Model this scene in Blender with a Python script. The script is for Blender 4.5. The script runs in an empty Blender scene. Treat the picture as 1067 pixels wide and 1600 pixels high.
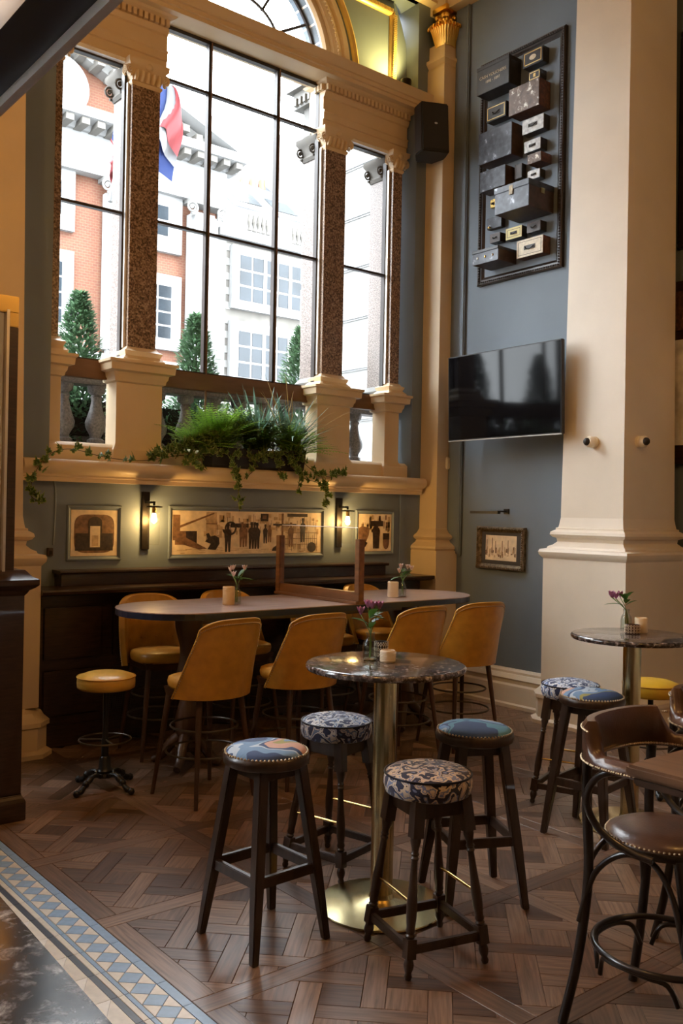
import bpy, bmesh, math, random
from mathutils import Matrix, Vector
random.seed(7)
PI = math.pi
SC = bpy.context.scene
COL = SC.collection

# ------------------------------------------------------------------ camera
def make_camera():
    yaw, pitch, roll = math.radians(39.04), math.radians(0.09), math.radians(1.09)
    f = Vector((math.sin(yaw)*math.cos(pitch), math.cos(yaw)*math.cos(pitch), math.sin(pitch)))
    r = Vector((math.cos(yaw), -math.sin(yaw), 0)); u = r.cross(f)
    r2 = r*math.cos(roll)+u*math.sin(roll); u2 = -r*math.sin(roll)+u*math.cos(roll)
    cd = bpy.data.cameras.new('camera'); co = bpy.data.objects.new('camera', cd); COL.objects.link(co)
    cd.lens = 1438/1600*36; cd.sensor_width = 36; cd.sensor_fit = 'AUTO'; cd.clip_start = 0.02; cd.clip_end = 300
    m = Matrix((r2, u2, -f)).transposed().to_4x4(); m.translation = (0, 0, 1.70)
    co.matrix_world = m; SC.camera = co
make_camera()
# ------------------------------------------------------------------ sky, lamps, exposure
SC.view_settings.view_transform = 'Standard'; SC.view_settings.look = 'None'
SC.view_settings.gamma = 1; SC.view_settings.use_curve_mapping = False; SC.view_settings.exposure = 0.78
SKY = 12.0
w = bpy.data.worlds.new('sky'); SC.world = w; w.use_nodes = True
bg = w.node_tree.nodes['Background']; bg.inputs[0].default_value = (0.90, 0.95, 1.0, 1); bg.inputs[1].default_value = SKY
SC.cycles.use_denoising = True; SC.cycles.max_bounces = 10; SC.cycles.transparent_max_bounces = 16
SC.cycles.caustics_reflective = False; SC.cycles.caustics_refractive = False; SC.cycles.sample_clamp_indirect = 6

def lamp(name, loc, energy, col, radius=0.1, kind='POINT', target=None, size=60, blend=0.5):
    l = bpy.data.lights.new(name, kind); l.energy = energy; l.color = col; l.shadow_soft_size = radius
    o = bpy.data.objects.new(name, l); COL.objects.link(o); o.location = loc
    if kind == 'SPOT':
        l.spot_size = math.radians(size); l.spot_blend = blend
        o.rotation_euler = (Vector(target)-Vector(loc)).to_track_quat('-Z', 'Y').to_euler()
    return o
WARM = (1.0, 0.50, 0.14)
# the bar's pendant lamps, hung behind and above the camera (the television mirrors them)
for p in ((3.2, 1.2, 4.4), (1.2, 2.2, 4.2), (4.6, 0.2, 4.4), (0.2, 4.2, 4.0)):
    lamp('pendant_lamp_light', p, 41, WARM, 0.14)

# ------------------------------------------------------------------ mesh helpers
class MB:
    def __init__(s): s.v = []; s.f = []; s.m = []; s.uv = []; s.M = None
    def add(s, vs, fs, m=0):
        n = len(s.v)
        for p in vs:
            p = Vector(p); s.v.append(tuple(s.M @ p) if s.M else tuple(p))
        for q in fs: s.f.append([i+n for i in q]); s.m.append(m)
        return s
    def box(s, a, b, m=0):
        x0, y0, z0 = a; x1, y1, z1 = b
        return s.add([(x0,y0,z0),(x1,y0,z0),(x1,y1,z0),(x0,y1,z0),(x0,y0,z1),(x1,y0,z1),(x1,y1,z1),(x0,y1,z1)],
              [(3,2,1,0),(4,5,6,7),(0,1,5,4),(1,2,6,5),(2,3,7,6),(3,0,4,7)], m)
    def beam(s, p, q, w, h, m=0, up=(0,0,1)):
        p, q = Vector(p), Vector(q); d = (q-p).normalized(); up = Vector(up)
        if abs(d.dot(up)) > .97: up = Vector((0,1,0))
        a = d.cross(up).normalized()*w/2; b = a.cross(d).normalized()*h/2
        return s.add([p-a-b,p+a-b,p+a+b,p-a+b,q-a-b,q+a-b,q+a+b,q-a+b],
              [(0,1,2,3),(7,6,5,4),(0,4,5,1),(1,5,6,2),(2,6,7,3),(3,7,4,0)], m)
    def tube(s, pts, r, n=8, closed=False, m=0):
        pts = [Vector(p) for p in pts]; k = len(pts); vs = []; nrm = None
        for i, p in enumerate(pts):
            if closed: t = pts[(i+1) % k]-pts[i-1]
            else: t = pts[min(i+1, k-1)]-pts[max(i-1, 0)]
            t.normalize()
            if nrm is None:
                nrm = t.orthogonal().normalized()
            else:
                nrm = (nrm-t*nrm.dot(t)).normalized()
            b = t.cross(nrm); rr = r[i] if isinstance(r, (list, tuple)) else r
            for j in range(n):
                a = 2*PI*j/n; vs.append(p+(nrm*math.cos(a)+b*math.sin(a))*rr)
        fs = []
        for i in range(k if closed else k-1):
            for j in range(n):
                fs.append((i*n+j, i*n+(j+1) % n, ((i+1) % k)*n+(j+1) % n, ((i+1) % k)*n+j))
        if not closed: fs += [tuple(range(n))[::-1], tuple((k-1)*n+j for j in range(n))]
        return s.add(vs, fs, m)
    def lathe(s, prof, n=16, c=(0,0,0), m=0, sq=None):
        vs = []; k = len(prof)
        for r, z in prof:
            for j in range(n):
                a = 2*PI*(j+.5)/n; vs.append((c[0]+r*math.cos(a), c[1]+r*math.sin(a), c[2]+z))
        fs = [(i*n+j, i*n+(j+1) % n, (i+1)*n+(j+1) % n, (i+1)*n+j) for i in range(k-1) for j in range(n)]
        fs += [tuple(range(n))[::-1], tuple((k-1)*n+j for j in range(n))]
        return s.add(vs, fs, m)
    def prism(s, poly, z0, z1, m=0):
        n = len(poly)
        return s.add([(x,y,z0) for x,y in poly]+[(x,y,z1) for x,y in poly],
              [tuple(range(n))[::-1], tuple(range(n, 2*n))]+[(i,(i+1) % n,n+(i+1) % n,n+i) for i in range(n)], m)
    def rring(s, x0, x1, y0, y1, prof, m=0, ch=0):
        """stacked rectangles offset by a moulding profile (offset, z); ch chamfers the corners"""
        vs = []; k = 8 if ch else 4
        for o, z in prof:
            a, b, c, d = x0-o, x1+o, y0-o, y1+o
            if ch: vs += [(a+ch,c,z),(b-ch,c,z),(b,c+ch,z),(b,d-ch,z),(b-ch,d,z),(a+ch,d,z),(a,d-ch,z),(a,c+ch,z)]
            else: vs += [(a,c,z),(b,c,z),(b,d,z),(a,d,z)]
        fs = [(i*k+j,i*k+(j+1) % k,(i+1)*k+(j+1) % k,(i+1)*k+j) for i in range(len(prof)-1) for j in range(k)]
        fs += [tuple(range(k))[::-1], tuple((len(prof)-1)*k+j for j in range(k))]
        return s.add(vs, fs, m)
    def extrude(s, prof, axis, a0, a1, m=0):
        """closed 2D profile extruded along X (profile = (y,z)) or Y (profile = (x,z))"""
        n = len(prof); P = (lambda t, p: (t,p[0],p[1])) if axis == 'X' else (lambda t, p: (p[0],t,p[1]))
        return s.add([P(a0,p) for p in prof]+[P(a1,p) for p in prof],
              [tuple(range(n)), tuple(range(n, 2*n))[::-1]]+[(i,n+i,n+(i+1) % n,(i+1) % n) for i in range(n)], m)
    def sphere(s, c, r, n=10, m=0, sc=(1,1,1)):
        k = max(4, n//2); prof = [(max(1e-4, math.sin(PI*i/k)), -math.cos(PI*i/k)) for i in range(k+1)]
        vs = []
        for rr, z in prof:
            for j in range(n):
                a = 2*PI*j/n; vs.append((c[0]+r*sc[0]*rr*math.cos(a), c[1]+r*sc[1]*rr*math.sin(a), c[2]+r*sc[2]*z))
        return s.add(vs, [(i*n+j,i*n+(j+1) % n,(i+1)*n+(j+1) % n,(i+1)*n+j) for i in range(k) for j in range(n)], m)
    def build(s, name, mats, parent=None, smooth=None, bevel=0, loc=None, rot=None):
        me = bpy.data.meshes.new(name); me.from_pydata([tuple(v) for v in s.v], [], s.f)
        if not isinstance(mats, (list, tuple)): mats = [mats]
        for mt in mats: me.materials.append(MAT[mt])
        if len(mats) > 1:
            for p, i in zip(me.polygons, s.m): p.material_index = i
        bm = bmesh.new(); bm.from_mesh(me); bmesh.ops.recalc_face_normals(bm, faces=bm.faces)
        if bevel:
            es = [e for e in bm.edges if len(e.link_faces) == 2 and e.calc_face_angle(0) > .6]
            bmesh.ops.bevel(bm, geom=es, offset=bevel, segments=2, affect='EDGES', clamp_overlap=True)
        bm.to_mesh(me); bm.free()
        if smooth is not None:
            me.shade_smooth(); me.set_sharp_from_angle(angle=math.radians(smooth))
        o = bpy.data.objects.new(name, me); COL.objects.link(o)
        if parent: o.parent = parent
        if loc: o.location = loc
        if rot: o.rotation_euler = rot
        return o
def tag(o, label=None, cat=None, group=None, kind=None):
    if label: o['label'] = label
    if cat: o['category'] = cat
    if group: o['group'] = group
    if kind: o['kind'] = kind
    return o
def thing(name, label, cat, loc=(0,0,0), rz=0, group=None):
    o = bpy.data.objects.new(name, None); COL.objects.link(o); o.location = loc; o.rotation_euler = (0,0,rz)
    o.empty_display_size = .05
    return tag(o, label, cat, group)
def struct(name):
    o = bpy.data.objects.new(name, None); COL.objects.link(o); o['kind'] = 'structure'; return o
def copy_tree(o, parent=None):
    c = o.copy(); COL.objects.link(c); c.parent = parent
    for ch in list(o.children): copy_tree(ch, c)
    return c
def arc(c, r, a0, a1, n, plane='XY'):
    out = []
    for i in range(n+1):
        a = a0+(a1-a0)*i/n; u, v = r*math.cos(a), r*math.sin(a)
        out.append((c[0]+u, c[1]+v, c[2]) if plane == 'XY' else (c[0]+u, c[1], c[2]+v) if plane == 'XZ' else (c[0], c[1]+u, c[2]+v))
    return out
def smoothpath(pts, k=6):
    P = [Vector(p) for p in pts]; out = []
    for i in range(len(P)-1):
        a, b, c, d = P[max(i-1,0)], P[i], P[i+1], P[min(i+2,len(P)-1)]
        for j in range(k):
            t = j/k; out.append(.5*((2*b)+(c-a)*t+(2*a-5*b+4*c-d)*t*t+(3*b-a-3*c+d)*t**3))
    return out+[P[-1]]

# ------------------------------------------------------------------ materials
MAT = {}
def newmat(name):
    m = bpy.data.materials.new(name); m.use_nodes = True; MAT[name] = m
    nt = m.node_tree; return m, nt, nt.nodes['Principled BSDF'], nt.nodes, nt.links
def ramp(nt, stops, interp='LINEAR'):
    r = nt.nodes.new('ShaderNodeValToRGB'); cr = r.color_ramp; cr.interpolation = interp
    while len(cr.elements) > 1: cr.elements.remove(cr.elements[-1])
    cr.elements[0].position = stops[0][0]; cr.elements[0].color = (*stops[0][1], 1)
    for p, c in stops[1:]:
        e = cr.elements.new(p); e.color = (*c, 1)
    return r
def noise(nt, scale, detail=3, rough=.5, dist=0, coord='Object', sc=None):
    tc = nt.nodes.new('ShaderNodeTexCoord'); n = nt.nodes.new('ShaderNodeTexNoise')
    n.inputs['Scale'].default_value = scale; n.inputs['Detail'].default_value = detail
    n.inputs['Roughness'].default_value = rough; n.inputs['Distortion'].default_value = dist
    if sc:
        mp = nt.nodes.new('ShaderNodeMapping'); mp.inputs['Scale'].default_value = sc
        nt.links.new(tc.outputs[coord], mp.inputs[0]); nt.links.new(mp.outputs[0], n.inputs[0])
    else: nt.links.new(tc.outputs[coord], n.inputs[0])
    return n
def bump(nt, src, b, strength=.2, dist=.01):
    bp = nt.nodes.new('ShaderNodeBump'); bp.inputs['Strength'].default_value = strength; bp.inputs['Distance'].default_value = dist
    nt.links.new(src, bp.inputs['Height']); nt.links.new(bp.outputs[0], b.inputs['Normal'])
def mat(name, c, rough=.5, metal=0, var=.12, scale=6, bmp=0, bscale=60, coat=0, spec=.5, sc=None):
    m, nt, b, N, L = newmat(name)
    n = noise(nt, scale, 4, sc=sc); lo = tuple(x*(1-var) for x in c); hi = tuple(min(1, x*(1+var)) for x in c)
    r = ramp(nt, [(.3, lo), (.7, hi)]); L.new(n.outputs['Fac'], r.inputs[0]); L.new(r.outputs[0], b.inputs['Base Color'])
    b.inputs['Roughness'].default_value = rough; b.inputs['Metallic'].default_value = metal
    b.inputs['Coat Weight'].default_value = coat; b.inputs['Specular IOR Level'].default_value = spec
    if bmp:
        n2 = noise(nt, bscale, 3, sc=sc); bump(nt, n2.outputs['Fac'], b, bmp, .004)
    return m
def ramped(name, scale, stops, rough=.5, metal=0, detail=3, dist=0, interp='LINEAR', coat=0, bmp=0, nrough=.5, sc=None):
    m, nt, b, N, L = newmat(name); n = noise(nt, scale, detail, nrough, dist, sc=sc)
    r = ramp(nt, stops, interp); L.new(n.outputs['Fac'], r.inputs[0]); L.new(r.outputs[0], b.inputs['Base Color'])
    b.inputs['Roughness'].default_value = rough; b.inputs['Metallic'].default_value = metal; b.inputs['Coat Weight'].default_value = coat
    if bmp: bump(nt, n.outputs['Fac'], b, bmp, .004)
    return m
mat('cream', (.66,.515,.33), .45, var=.04, scale=3)  # same paint as the pier's, with warm lamplight put into its golden tint
mat('cream_white', (.74,.665,.55), .45, var=.04, scale=3)
mat('bluegrey', (.15,.19,.235), .55, var=.06, scale=2, bmp=.05, bscale=150)
mat('ceiling_paint', (.45,.38,.28), .7)
mat('dark_wood', (.030,.014,.009), .32, var=.45, scale=5, sc=(2,2,18), coat=.15)
mat('walnut', (.055,.026,.015), .35, var=.4, scale=8, sc=(1,1,.12), coat=.1)
mat('stool_wood', (.033,.018,.012), .35, var=.4, scale=10, sc=(3,3,.4), coat=.15)
mat('screen_wood', (.17,.075,.032), .4, var=.3, scale=9, sc=(3,.4,3))
mat('rail_wood', (.16,.085,.04), .45, var=.25, scale=6, sc=(.3,2,2))
mat('bent_wood', (.012,.008,.007), .3, var=.3, scale=8, coat=.2)
mat('bracket_wood', (.14,.07,.035), .35, var=.35, scale=4, sc=(8,1,1), coat=.2)
mat('table_top_wood', (.34,.235,.20), .28, var=.3, scale=3, sc=(1,14,1), coat=.3)
mat('navy_edge', (.007,.010,.026), .35)
mat('tan_leather', (.50,.245,.03), .38, var=.16, scale=14, bmp=.12, bscale=180)
mat('yellow_leather', (.56,.32,.05), .33, var=.12, scale=9, bmp=.1, bscale=150)
mat('bright_yellow_leather', (.70,.42,.03), .35, var=.08, scale=9, bmp=.06, bscale=150)
mat('brown_leather', (.075,.035,.021), .3, var=.3, scale=9, bmp=.15, bscale=120, coat=.1)
mat('black_iron', (.012,.012,.013), .35, metal=.3, var=.3)
mat('dark_metal', (.025,.02,.016), .4, metal=.6)
mat('dark_steel', (.11,.095,.08), .38, metal=.7)
mat('brass', (.62,.44,.16), .22, metal=1, var=.06, scale=3)
mat('brushed_brass', (.66,.55,.29), .26, metal=1, var=.08, scale=4)
mat('gold', (.85,.52,.12), .28, metal=1)
mat('gilt_paint', (.62,.44,.16), .35, metal=.4)
mat('nail', (.52,.40,.26), .3, metal=1)
mat('silver', (.40,.39,.37), .45, metal=.3, var=.35, scale=25)
mat('black_plastic', (.012,.011,.012), .5)
mat('white_plastic', (.8,.74,.6), .35)
mat('tv_screen', (.004,.004,.005), .07, var=0, spec=.14); mat('daylit_glass', (.68,.65,.62), .25, var=.25, scale=8)  # second one: cabinet panes, pale colour stands for daylight on the glass
mat('window_metal', (.035,.03,.028), .4, metal=.3)
mat('alu_strip', (.55,.52,.48), .35, metal=.7)
mat('white_paint', (.85,.84,.82), .4)
mat('ceramic_cream', (.75,.64,.48), .4, var=.04)
mat('ceramic_tan', (.62,.42,.2), .45, var=.08)
mat('sepia_dark', (.035,.02,.012), .6, var=.6, scale=40); mat('sepia_mid', (.20,.105,.05), .6, var=.45, scale=30)
mat('sepia_light', (.80,.65,.45), .6, var=.18, scale=14); mat('sepia_tone', (.52,.36,.20), .6, var=.35, scale=22)
mat('mat_board', (.045,.04,.036), .6)
def leafmat(name, c, tr=.4, var=.4, scale=12, rough=.42):
    m = mat(name, c, rough, var=var, scale=scale); nt = m.node_tree; N, L = nt.nodes, nt.links; b = N['Principled BSDF']
    src = b.inputs['Base Color'].links[0].from_socket; tb = N.new('ShaderNodeBsdfTranslucent'); L.new(src, tb.inputs[0]); mx = N.new('ShaderNodeMixShader'); mx.inputs[0].default_value = tr
    L.new(b.outputs[0], mx.inputs[1]); L.new(tb.outputs[0], mx.inputs[2]); L.new(mx.outputs[0], N['Material Output'].inputs[0])
leafmat('leaf', (.06,.15,.025)); leafmat('fern_leaf', (.30,.52,.07), .5); leafmat('ivy_leaf', (.055,.12,.02), .2, .6, 30); leafmat('bay_leaf', (.10,.185,.095), .3, .6, 25)
leafmat('blue_palm', (.15,.27,.20), .3); leafmat('straw', (.38,.28,.10), .3); leafmat('ivy_edge', (.22,.29,.08), .2, .4, 30)
mat('soil', (.02,.013,.009), .9); mat('bark', (.06,.04,.025), .8)
mat('petal_pink', (.48,.19,.42), .45, var=.25, scale=40); mat('petal_white', (.75,.60,.60), .45, var=.15, scale=40)
mat('stem_green', (.13,.24,.05), .45)
mat('stone_pale', (.18,.177,.168), .8, var=.10, scale=1.2); mat('stone_white', (.245,.245,.242), .8, var=.06, scale=1)
mat('stone_grey', (.105,.097,.086), .85, var=.22, scale=2.5); mat('slate', (.075,.08,.092), .7, var=.2, scale=3)
mat('outdoor_granite', (.15,.135,.13), .55, var=.4, scale=60); mat('glass_dark', (.016,.022,.028), .15, var=.3, scale=1.5, spec=.3)
mat('chimney_pot', (.2,.11,.065), .8); mat('asphalt', (.12,.12,.12), .9)
mat('flag_blue', (.015,.04,.17), .7); mat('flag_red', (.26,.025,.03), .7); mat('flag_white', (.27,.27,.28), .7)
mat('tile_blue', (.23,.35,.52), .35, var=.1, scale=30); mat('tile_cream', (.66,.60,.51), .4, var=.1, scale=30)
mat('tile_dark', (.055,.065,.085), .35, var=.15, scale=30); mat('tile_white', (.75,.71,.65), .4, var=.06, scale=30)
mat('grout', (.16,.14,.12), .8); mat('floor_gap', (.018,.011,.008), .7)
mat('box_black', (.016,.014,.014), .4, var=.5, scale=25); mat('box_brown', (.05,.03,.022), .45, var=.4, scale=18)
ramped('box_steel', 16, [(.38,(.018,.018,.022)),(.62,(.05,.052,.06)),(.74,(.32,.33,.36))], .33, .3, 8)
ramped('box_mottle', 14, [(.35,(.06,.035,.025)),(.58,(.13,.085,.06)),(.68,(.65,.6,.52))], .4, .2, 8, 1.5)
ramped('box_rust', 30, [(.4,(.05,.02,.012)),(.7,(.13,.05,.025))], .6)
mat('box_label', (.62,.54,.38), .45, var=.15, scale=40); mat('box_yellow', (.66,.56,.2), .45, var=.1)
mat('box_frame_wood', (.022,.014,.011), .35, var=.4, scale=10); mat('box_ink', (.05,.045,.04), .5)
mat('gilt_old', (.16,.12,.07), .4, metal=.5, var=.5, scale=40)
ramped('granite', 75, [(.34,(.04,.026,.018)),(.46,(.165,.10,.062)),(.56,(.28,.19,.125)),(.68,(.44,.34,.25))], .3, detail=4)
ramped('granite_grey', 95, [(.34,(.07,.06,.055)),(.5,(.19,.155,.14)),(.66,(.32,.28,.25))], .35, detail=4)
ramped('marble', 42, [(.36,(.018,.017,.02)),(.50,(.06,.052,.052)),(.58,(.14,.12,.115)),(.69,(.55,.50,.47))], .13, detail=8, dist=.3, coat=.3, nrough=.6)
ramped('bar_granite', 24, [(.40,(.006,.006,.008)),(.52,(.03,.03,.033)),(.60,(.14,.135,.14)),(.70,(.42,.42,.43))], .14, detail=10, dist=.4, nrough=.65)
def fabric_damask(name, navy, mid, light):
    m, nt, b, N, L = newmat(name)
    n1 = noise(nt, 9, 1.5, .5, 1.5); n2 = noise(nt, 24, 2, .5, .8)
    mx = nt.nodes.new('ShaderNodeMath'); mx.operation = 'MULTIPLY_ADD'; mx.inputs[1].default_value = .35
    L.new(n2.outputs['Fac'], mx.inputs[0]); L.new(n1.outputs['Fac'], mx.inputs[2])
    r = ramp(nt, [(0,navy),(.50,light),(.565,mid),(.60,navy),(.69,light),(.73,mid),(.76,light),(.82,navy)], 'CONSTANT')
    L.new(mx.outputs[0], r.inputs[0]); L.new(r.outputs[0], b.inputs['Base Color']); b.inputs['Roughness'].default_value = .75
    b.inputs['Sheen Weight'].default_value = .2
fabric_damask('damask_blue', (.012,.028,.10), (.12,.22,.45), (.66,.68,.70))
fabric_damask('damask_beige', (.012,.016,.05), (.16,.20,.34), (.62,.50,.36))
def fabric_paint(name, stops, seed):
    m, nt, b, N, L = newmat(name)
    tc = N.new('ShaderNodeTexCoord'); mp = N.new('ShaderNodeMapping'); mp.inputs['Location'].default_value = (seed, seed*.7, 0)
    mp.inputs['Rotation'].default_value = (0, 0, .5); mp.inputs['Scale'].default_value = (1, 1.6, 1)
    n = N.new('ShaderNodeTexNoise'); n.inputs['Scale'].default_value = 2.6; n.inputs['Detail'].default_value = 1.8; n.inputs['Distortion'].default_value = .5
    L.new(tc.outputs['Object'], mp.inputs[0]); L.new(mp.outputs[0], n.inputs[0])
    r = ramp(nt, stops, 'CONSTANT'); L.new(n.outputs['Fac'], r.inputs[0])
    n2 = noise(nt, 30, 3, sc=(1, 6, 1)); mix = N.new('ShaderNodeMixRGB'); mix.blend_type = 'MULTIPLY'; mix.inputs[0].default_value = .35
    L.new(r.outputs[0], mix.inputs[1]); L.new(n2.outputs['Fac'], mix.inputs[2]); L.new(mix.outputs[0], b.inputs['Base Color'])
    b.inputs['Roughness'].default_value = .7
BL, NV, TE, PK, OL, PA = (.16,.30,.52), (.03,.07,.19), (.10,.28,.40), (.62,.36,.27), (.34,.33,.10), (.50,.62,.74)
fabric_paint('paint_pink', [(0,NV),(.37,BL),(.44,PA),(.46,NV),(.50,PK),(.555,OL),(.60,BL),(.66,PA)], 2.3)
fabric_paint('paint_teal', [(0,NV),(.40,TE),(.46,NV),(.48,BL),(.53,PA),(.56,TE),(.60,PK),(.64,PA)], 6.4)
fabric_paint('paint_navy', [(0,PK),(.36,BL),(.45,NV),(.50,PA),(.54,BL),(.60,OL),(.64,NV)], 8.2)
def glass(name, tint=(1,1,1), refl=.06, ior=1.45):
    m = bpy.data.materials.new(name); m.use_nodes = True; MAT[name] = m; nt = m.node_tree; N = nt.nodes; L = nt.links
    N.clear(); out = N.new('ShaderNodeOutputMaterial'); tr = N.new('ShaderNodeBsdfTransparent'); tr.inputs[0].default_value = (*tint, 1)
    gl = N.new('ShaderNodeBsdfGlossy'); gl.inputs['Roughness'].default_value = .02
    lw = N.new('ShaderNodeFresnel'); ge = N.new('ShaderNodeNewGeometry'); mr = N.new('ShaderNodeMapRange')
    mr.inputs['To Min'].default_value = ior; mr.inputs['To Max'].default_value = 1/ior; L.new(ge.outputs['Backfacing'], mr.inputs['Value']); L.new(mr.outputs[0], lw.inputs[0]); mx = N.new('ShaderNodeMixShader')
    L.new(lw.outputs[0], mx.inputs[0]); L.new(tr.outputs[0], mx.inputs[1]); L.new(gl.outputs[0], mx.inputs[2]); L.new(mx.outputs[0], out.inputs[0])
glass('window_glass', (.97,.98,.98), ior=1.25); glass('vase_glass', (.90,.94,.93), ior=1.5); glass('lamp_glass', (.98,.97,.95), ior=1.3)
glass('screen_glass', (.97,.97,.97), ior=1.25)
def emit(name, c, s):
    m, nt, b, N, L = newmat(name); b.inputs['Base Color'].default_value = (*c, 1)
    n = noise(nt, 5, 1); r = ramp(nt, [(0,c),(1,c)]); L.new(n.outputs['Fac'], r.inputs[0]); L.new(r.outputs[0], b.inputs['Emission Color'])
    b.inputs['Emission Strength'].default_value = s
emit('bulb', (1.0,.62,.22), 30)
def mirror_mat():
    m, nt, b, N, L = newmat('mirror'); n = noise(nt, 3, 2); r = ramp(nt, [(.3,(.55,.5,.42)),(.7,(.65,.6,.5))])
    L.new(n.outputs['Fac'], r.inputs[0]); L.new(r.outputs[0], b.inputs['Base Color']); b.inputs['Metallic'].default_value = 1; b.inputs['Roughness'].default_value = .12
mirror_mat()
def brick_mat():
    m, nt, b, N, L = newmat('red_brick'); tc = N.new('ShaderNodeTexCoord'); mp = N.new('ShaderNodeMapping')
    mp.inputs['Rotation'].default_value = (PI/2, 0, 0); t = N.new('ShaderNodeTexBrick'); t.inputs['Scale'].default_value = 4
    t.inputs['Color1'].default_value = (.135,.052,.027,1); t.inputs['Color2'].default_value = (.118,.044,.025,1); t.inputs['Mortar'].default_value = (.15,.095,.063,1)
    t.inputs['Mortar Size'].default_value = .015
    L.new(tc.outputs['Object'], mp.inputs[0]); L.new(mp.outputs[0], t.inputs[0]); L.new(t.outputs[0], b.inputs['Base Color']); b.inputs['Roughness'].default_value = .85
brick_mat()
def parquet_mat():
    m, nt, b, N, L = newmat('parquet')
    uv = N.new('ShaderNodeUVMap'); uv.uv_map = 'plank'; oi = N.new('ShaderNodeObjectInfo'); ge = N.new('ShaderNodeNewGeometry')
    ad = N.new('ShaderNodeMath'); ad.operation = 'ADD'; L.new(oi.outputs['Random'], ad.inputs[0]); L.new(ge.outputs['Random Per Island'], ad.inputs[1])
    fr = N.new('ShaderNodeMath'); fr.operation = 'FRACT'; L.new(ad.outputs[0], fr.inputs[0])
    off = N.new('ShaderNodeMath'); off.operation = 'MULTIPLY'; off.inputs[1].default_value = 17; L.new(fr.outputs[0], off.inputs[0])
    cb = N.new('ShaderNodeCombineXYZ'); L.new(off.outputs[0], cb.inputs[2])
    va = N.new('ShaderNodeVectorMath'); va.operation = 'ADD'; L.new(uv.outputs[0], va.inputs[0]); L.new(cb.outputs[0], va.inputs[1])
    mp = N.new('ShaderNodeMapping'); mp.inputs['Scale'].default_value = (5, 75, 1); L.new(va.outputs[0], mp.inputs[0])
    n = N.new('ShaderNodeTexNoise'); n.inputs['Scale'].default_value = 1; n.inputs['Detail'].default_value = 5; n.inputs['Distortion'].default_value = .4; L.new(mp.outputs[0], n.inputs[0])
    base = ramp(nt, [(0,(.075,.041,.026)),(.35,(.145,.085,.054)),(.7,(.245,.152,.10)),(1,(.115,.068,.046))]); L.new(fr.outputs[0], base.inputs[0])
    g = ramp(nt, [(.3,(.55,.52,.5)),(.65,(1.25,1.25,1.25))]); L.new(n.outputs['Fac'], g.inputs[0])
    mx = N.new('ShaderNodeMixRGB'); mx.blend_type = 'MULTIPLY'; mx.inputs[0].default_value = 1; L.new(base.outputs[0], mx.inputs[1]); L.new(g.outputs[0], mx.inputs[2])
    L.new(mx.outputs[0], b.inputs['Base Color']); b.inputs['Roughness'].default_value = .31; bump(nt, n.outputs['Fac'], b, .12, .002)
parquet_mat()

# ------------------------------------------------------------------ the room shell
XR, YW, XR2 = 6.47, 6.55, 7.15            # right wall, window wall, right wall nearer the camera
XL, YN, ZC = -4.5, -5.0, 8.0
def swall(name, m, boxes):
    b = MB()
    for a, c in boxes: b.box(a, c)
    o = b.build(name, m); o['kind'] = 'structure'; return o
RL, RR, RT = 2.56, 6.17, 6.70               # window recess
wall_window = swall('wall_window', 'bluegrey', [((XL,YW,0),(-3.8,YW+.35,ZC)), ((.9,YW,0),(RL,YW+.35,ZC)), ((-3.8,YW,0),(.9,YW+.35,2.2)), ((-3.8,YW,5.7),(.9,YW+.35,ZC)), ((RR,YW,0),(XR+.3,YW+.35,ZC)), ((RL,YW,0),(RR,YW+.30,1.90)), ((RL,YW,RT),(RR,YW+.35,ZC))])
wall_right = swall('wall_right', 'bluegrey', [((XR,4.70,0),(XR+.9,YW+.35,ZC)), ((XR2,YN,0),(XR2+.3,4.70,ZC))])
wall_left = swall('wall_left', 'cream', [((XL-.3,YN,0),(XL,YW+.35,ZC))])
wall_rear = swall('wall_rear', 'cream', [((XL,YN-.3,0),(XR2,YN,ZC))])
ceiling = swall('ceiling', 'ceiling_paint', [((XL,YN,ZC),(XR2+.3,YW+.35,ZC+.2))])

# ---- floor: Versailles parquet panels, one object per board near the camera
floor = swall('floor', 'floor_gap', [((XL,YN,-.12),(XR2,YW,-.012))])
def clip(poly, x0, x1, y0, y1):
    for ax, lim, sg in ((0,x0,1),(0,x1,-1),(1,y0,1),(1,y1,-1)):
        out = []
        for i in range(len(poly)):
            a, c = poly[i], poly[(i+1) % len(poly)]; da, dc = sg*(a[ax]-lim), sg*(c[ax]-lim)
            if da >= 0: out.append(a)
            if da*dc < 0:
                t = da/(da-dc); out.append((a[0]+t*(c[0]-a[0]), a[1]+t*(c[1]-a[1])))
        poly = out
        if len(poly) < 3: return []
    return poly
def area(p): return abs(sum(p[i][0]*p[(i+1) % len(p)][1]-p[(i+1) % len(p)][0]*p[i][1] for i in range(len(p))))/2
def inset(p, d):
    cx = sum(q[0] for q in p)/len(p); cy = sum(q[1] for q in p)/len(p); out = []
    n = len(p)
    s = 1 if sum(p[i][0]*p[(i+1) % n][1]-p[(i+1) % n][0]*p[i][1] for i in range(n)) > 0 else -1
    for i in range(n):
        a, b, c = Vector(p[i-1]), Vector(p[i]), Vector(p[(i+1) % n])
        e1 = (b-a).normalized(); e2 = (c-b).normalized(); n1 = Vector((-e1.y,e1.x))*s; n2 = Vector((-e2.y,e2.x))*s
        h = n1+n2; k = h.dot(n1); h = h/k if k > .2 else h
        out.append(tuple(b+h*d))
    return out
P, FW = .79, .092; I = P-FW; S, SWD = .232, .085
pieces = []                                   # (poly in panel coordinates, grain angle)
pieces.append(([(-FW,-FW),(I+0,-FW),(I,0),(-FW,0)], 0)); pieces.append(([(-FW,0),(0,0),(0,I),(-FW,I)], PI/2))
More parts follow.
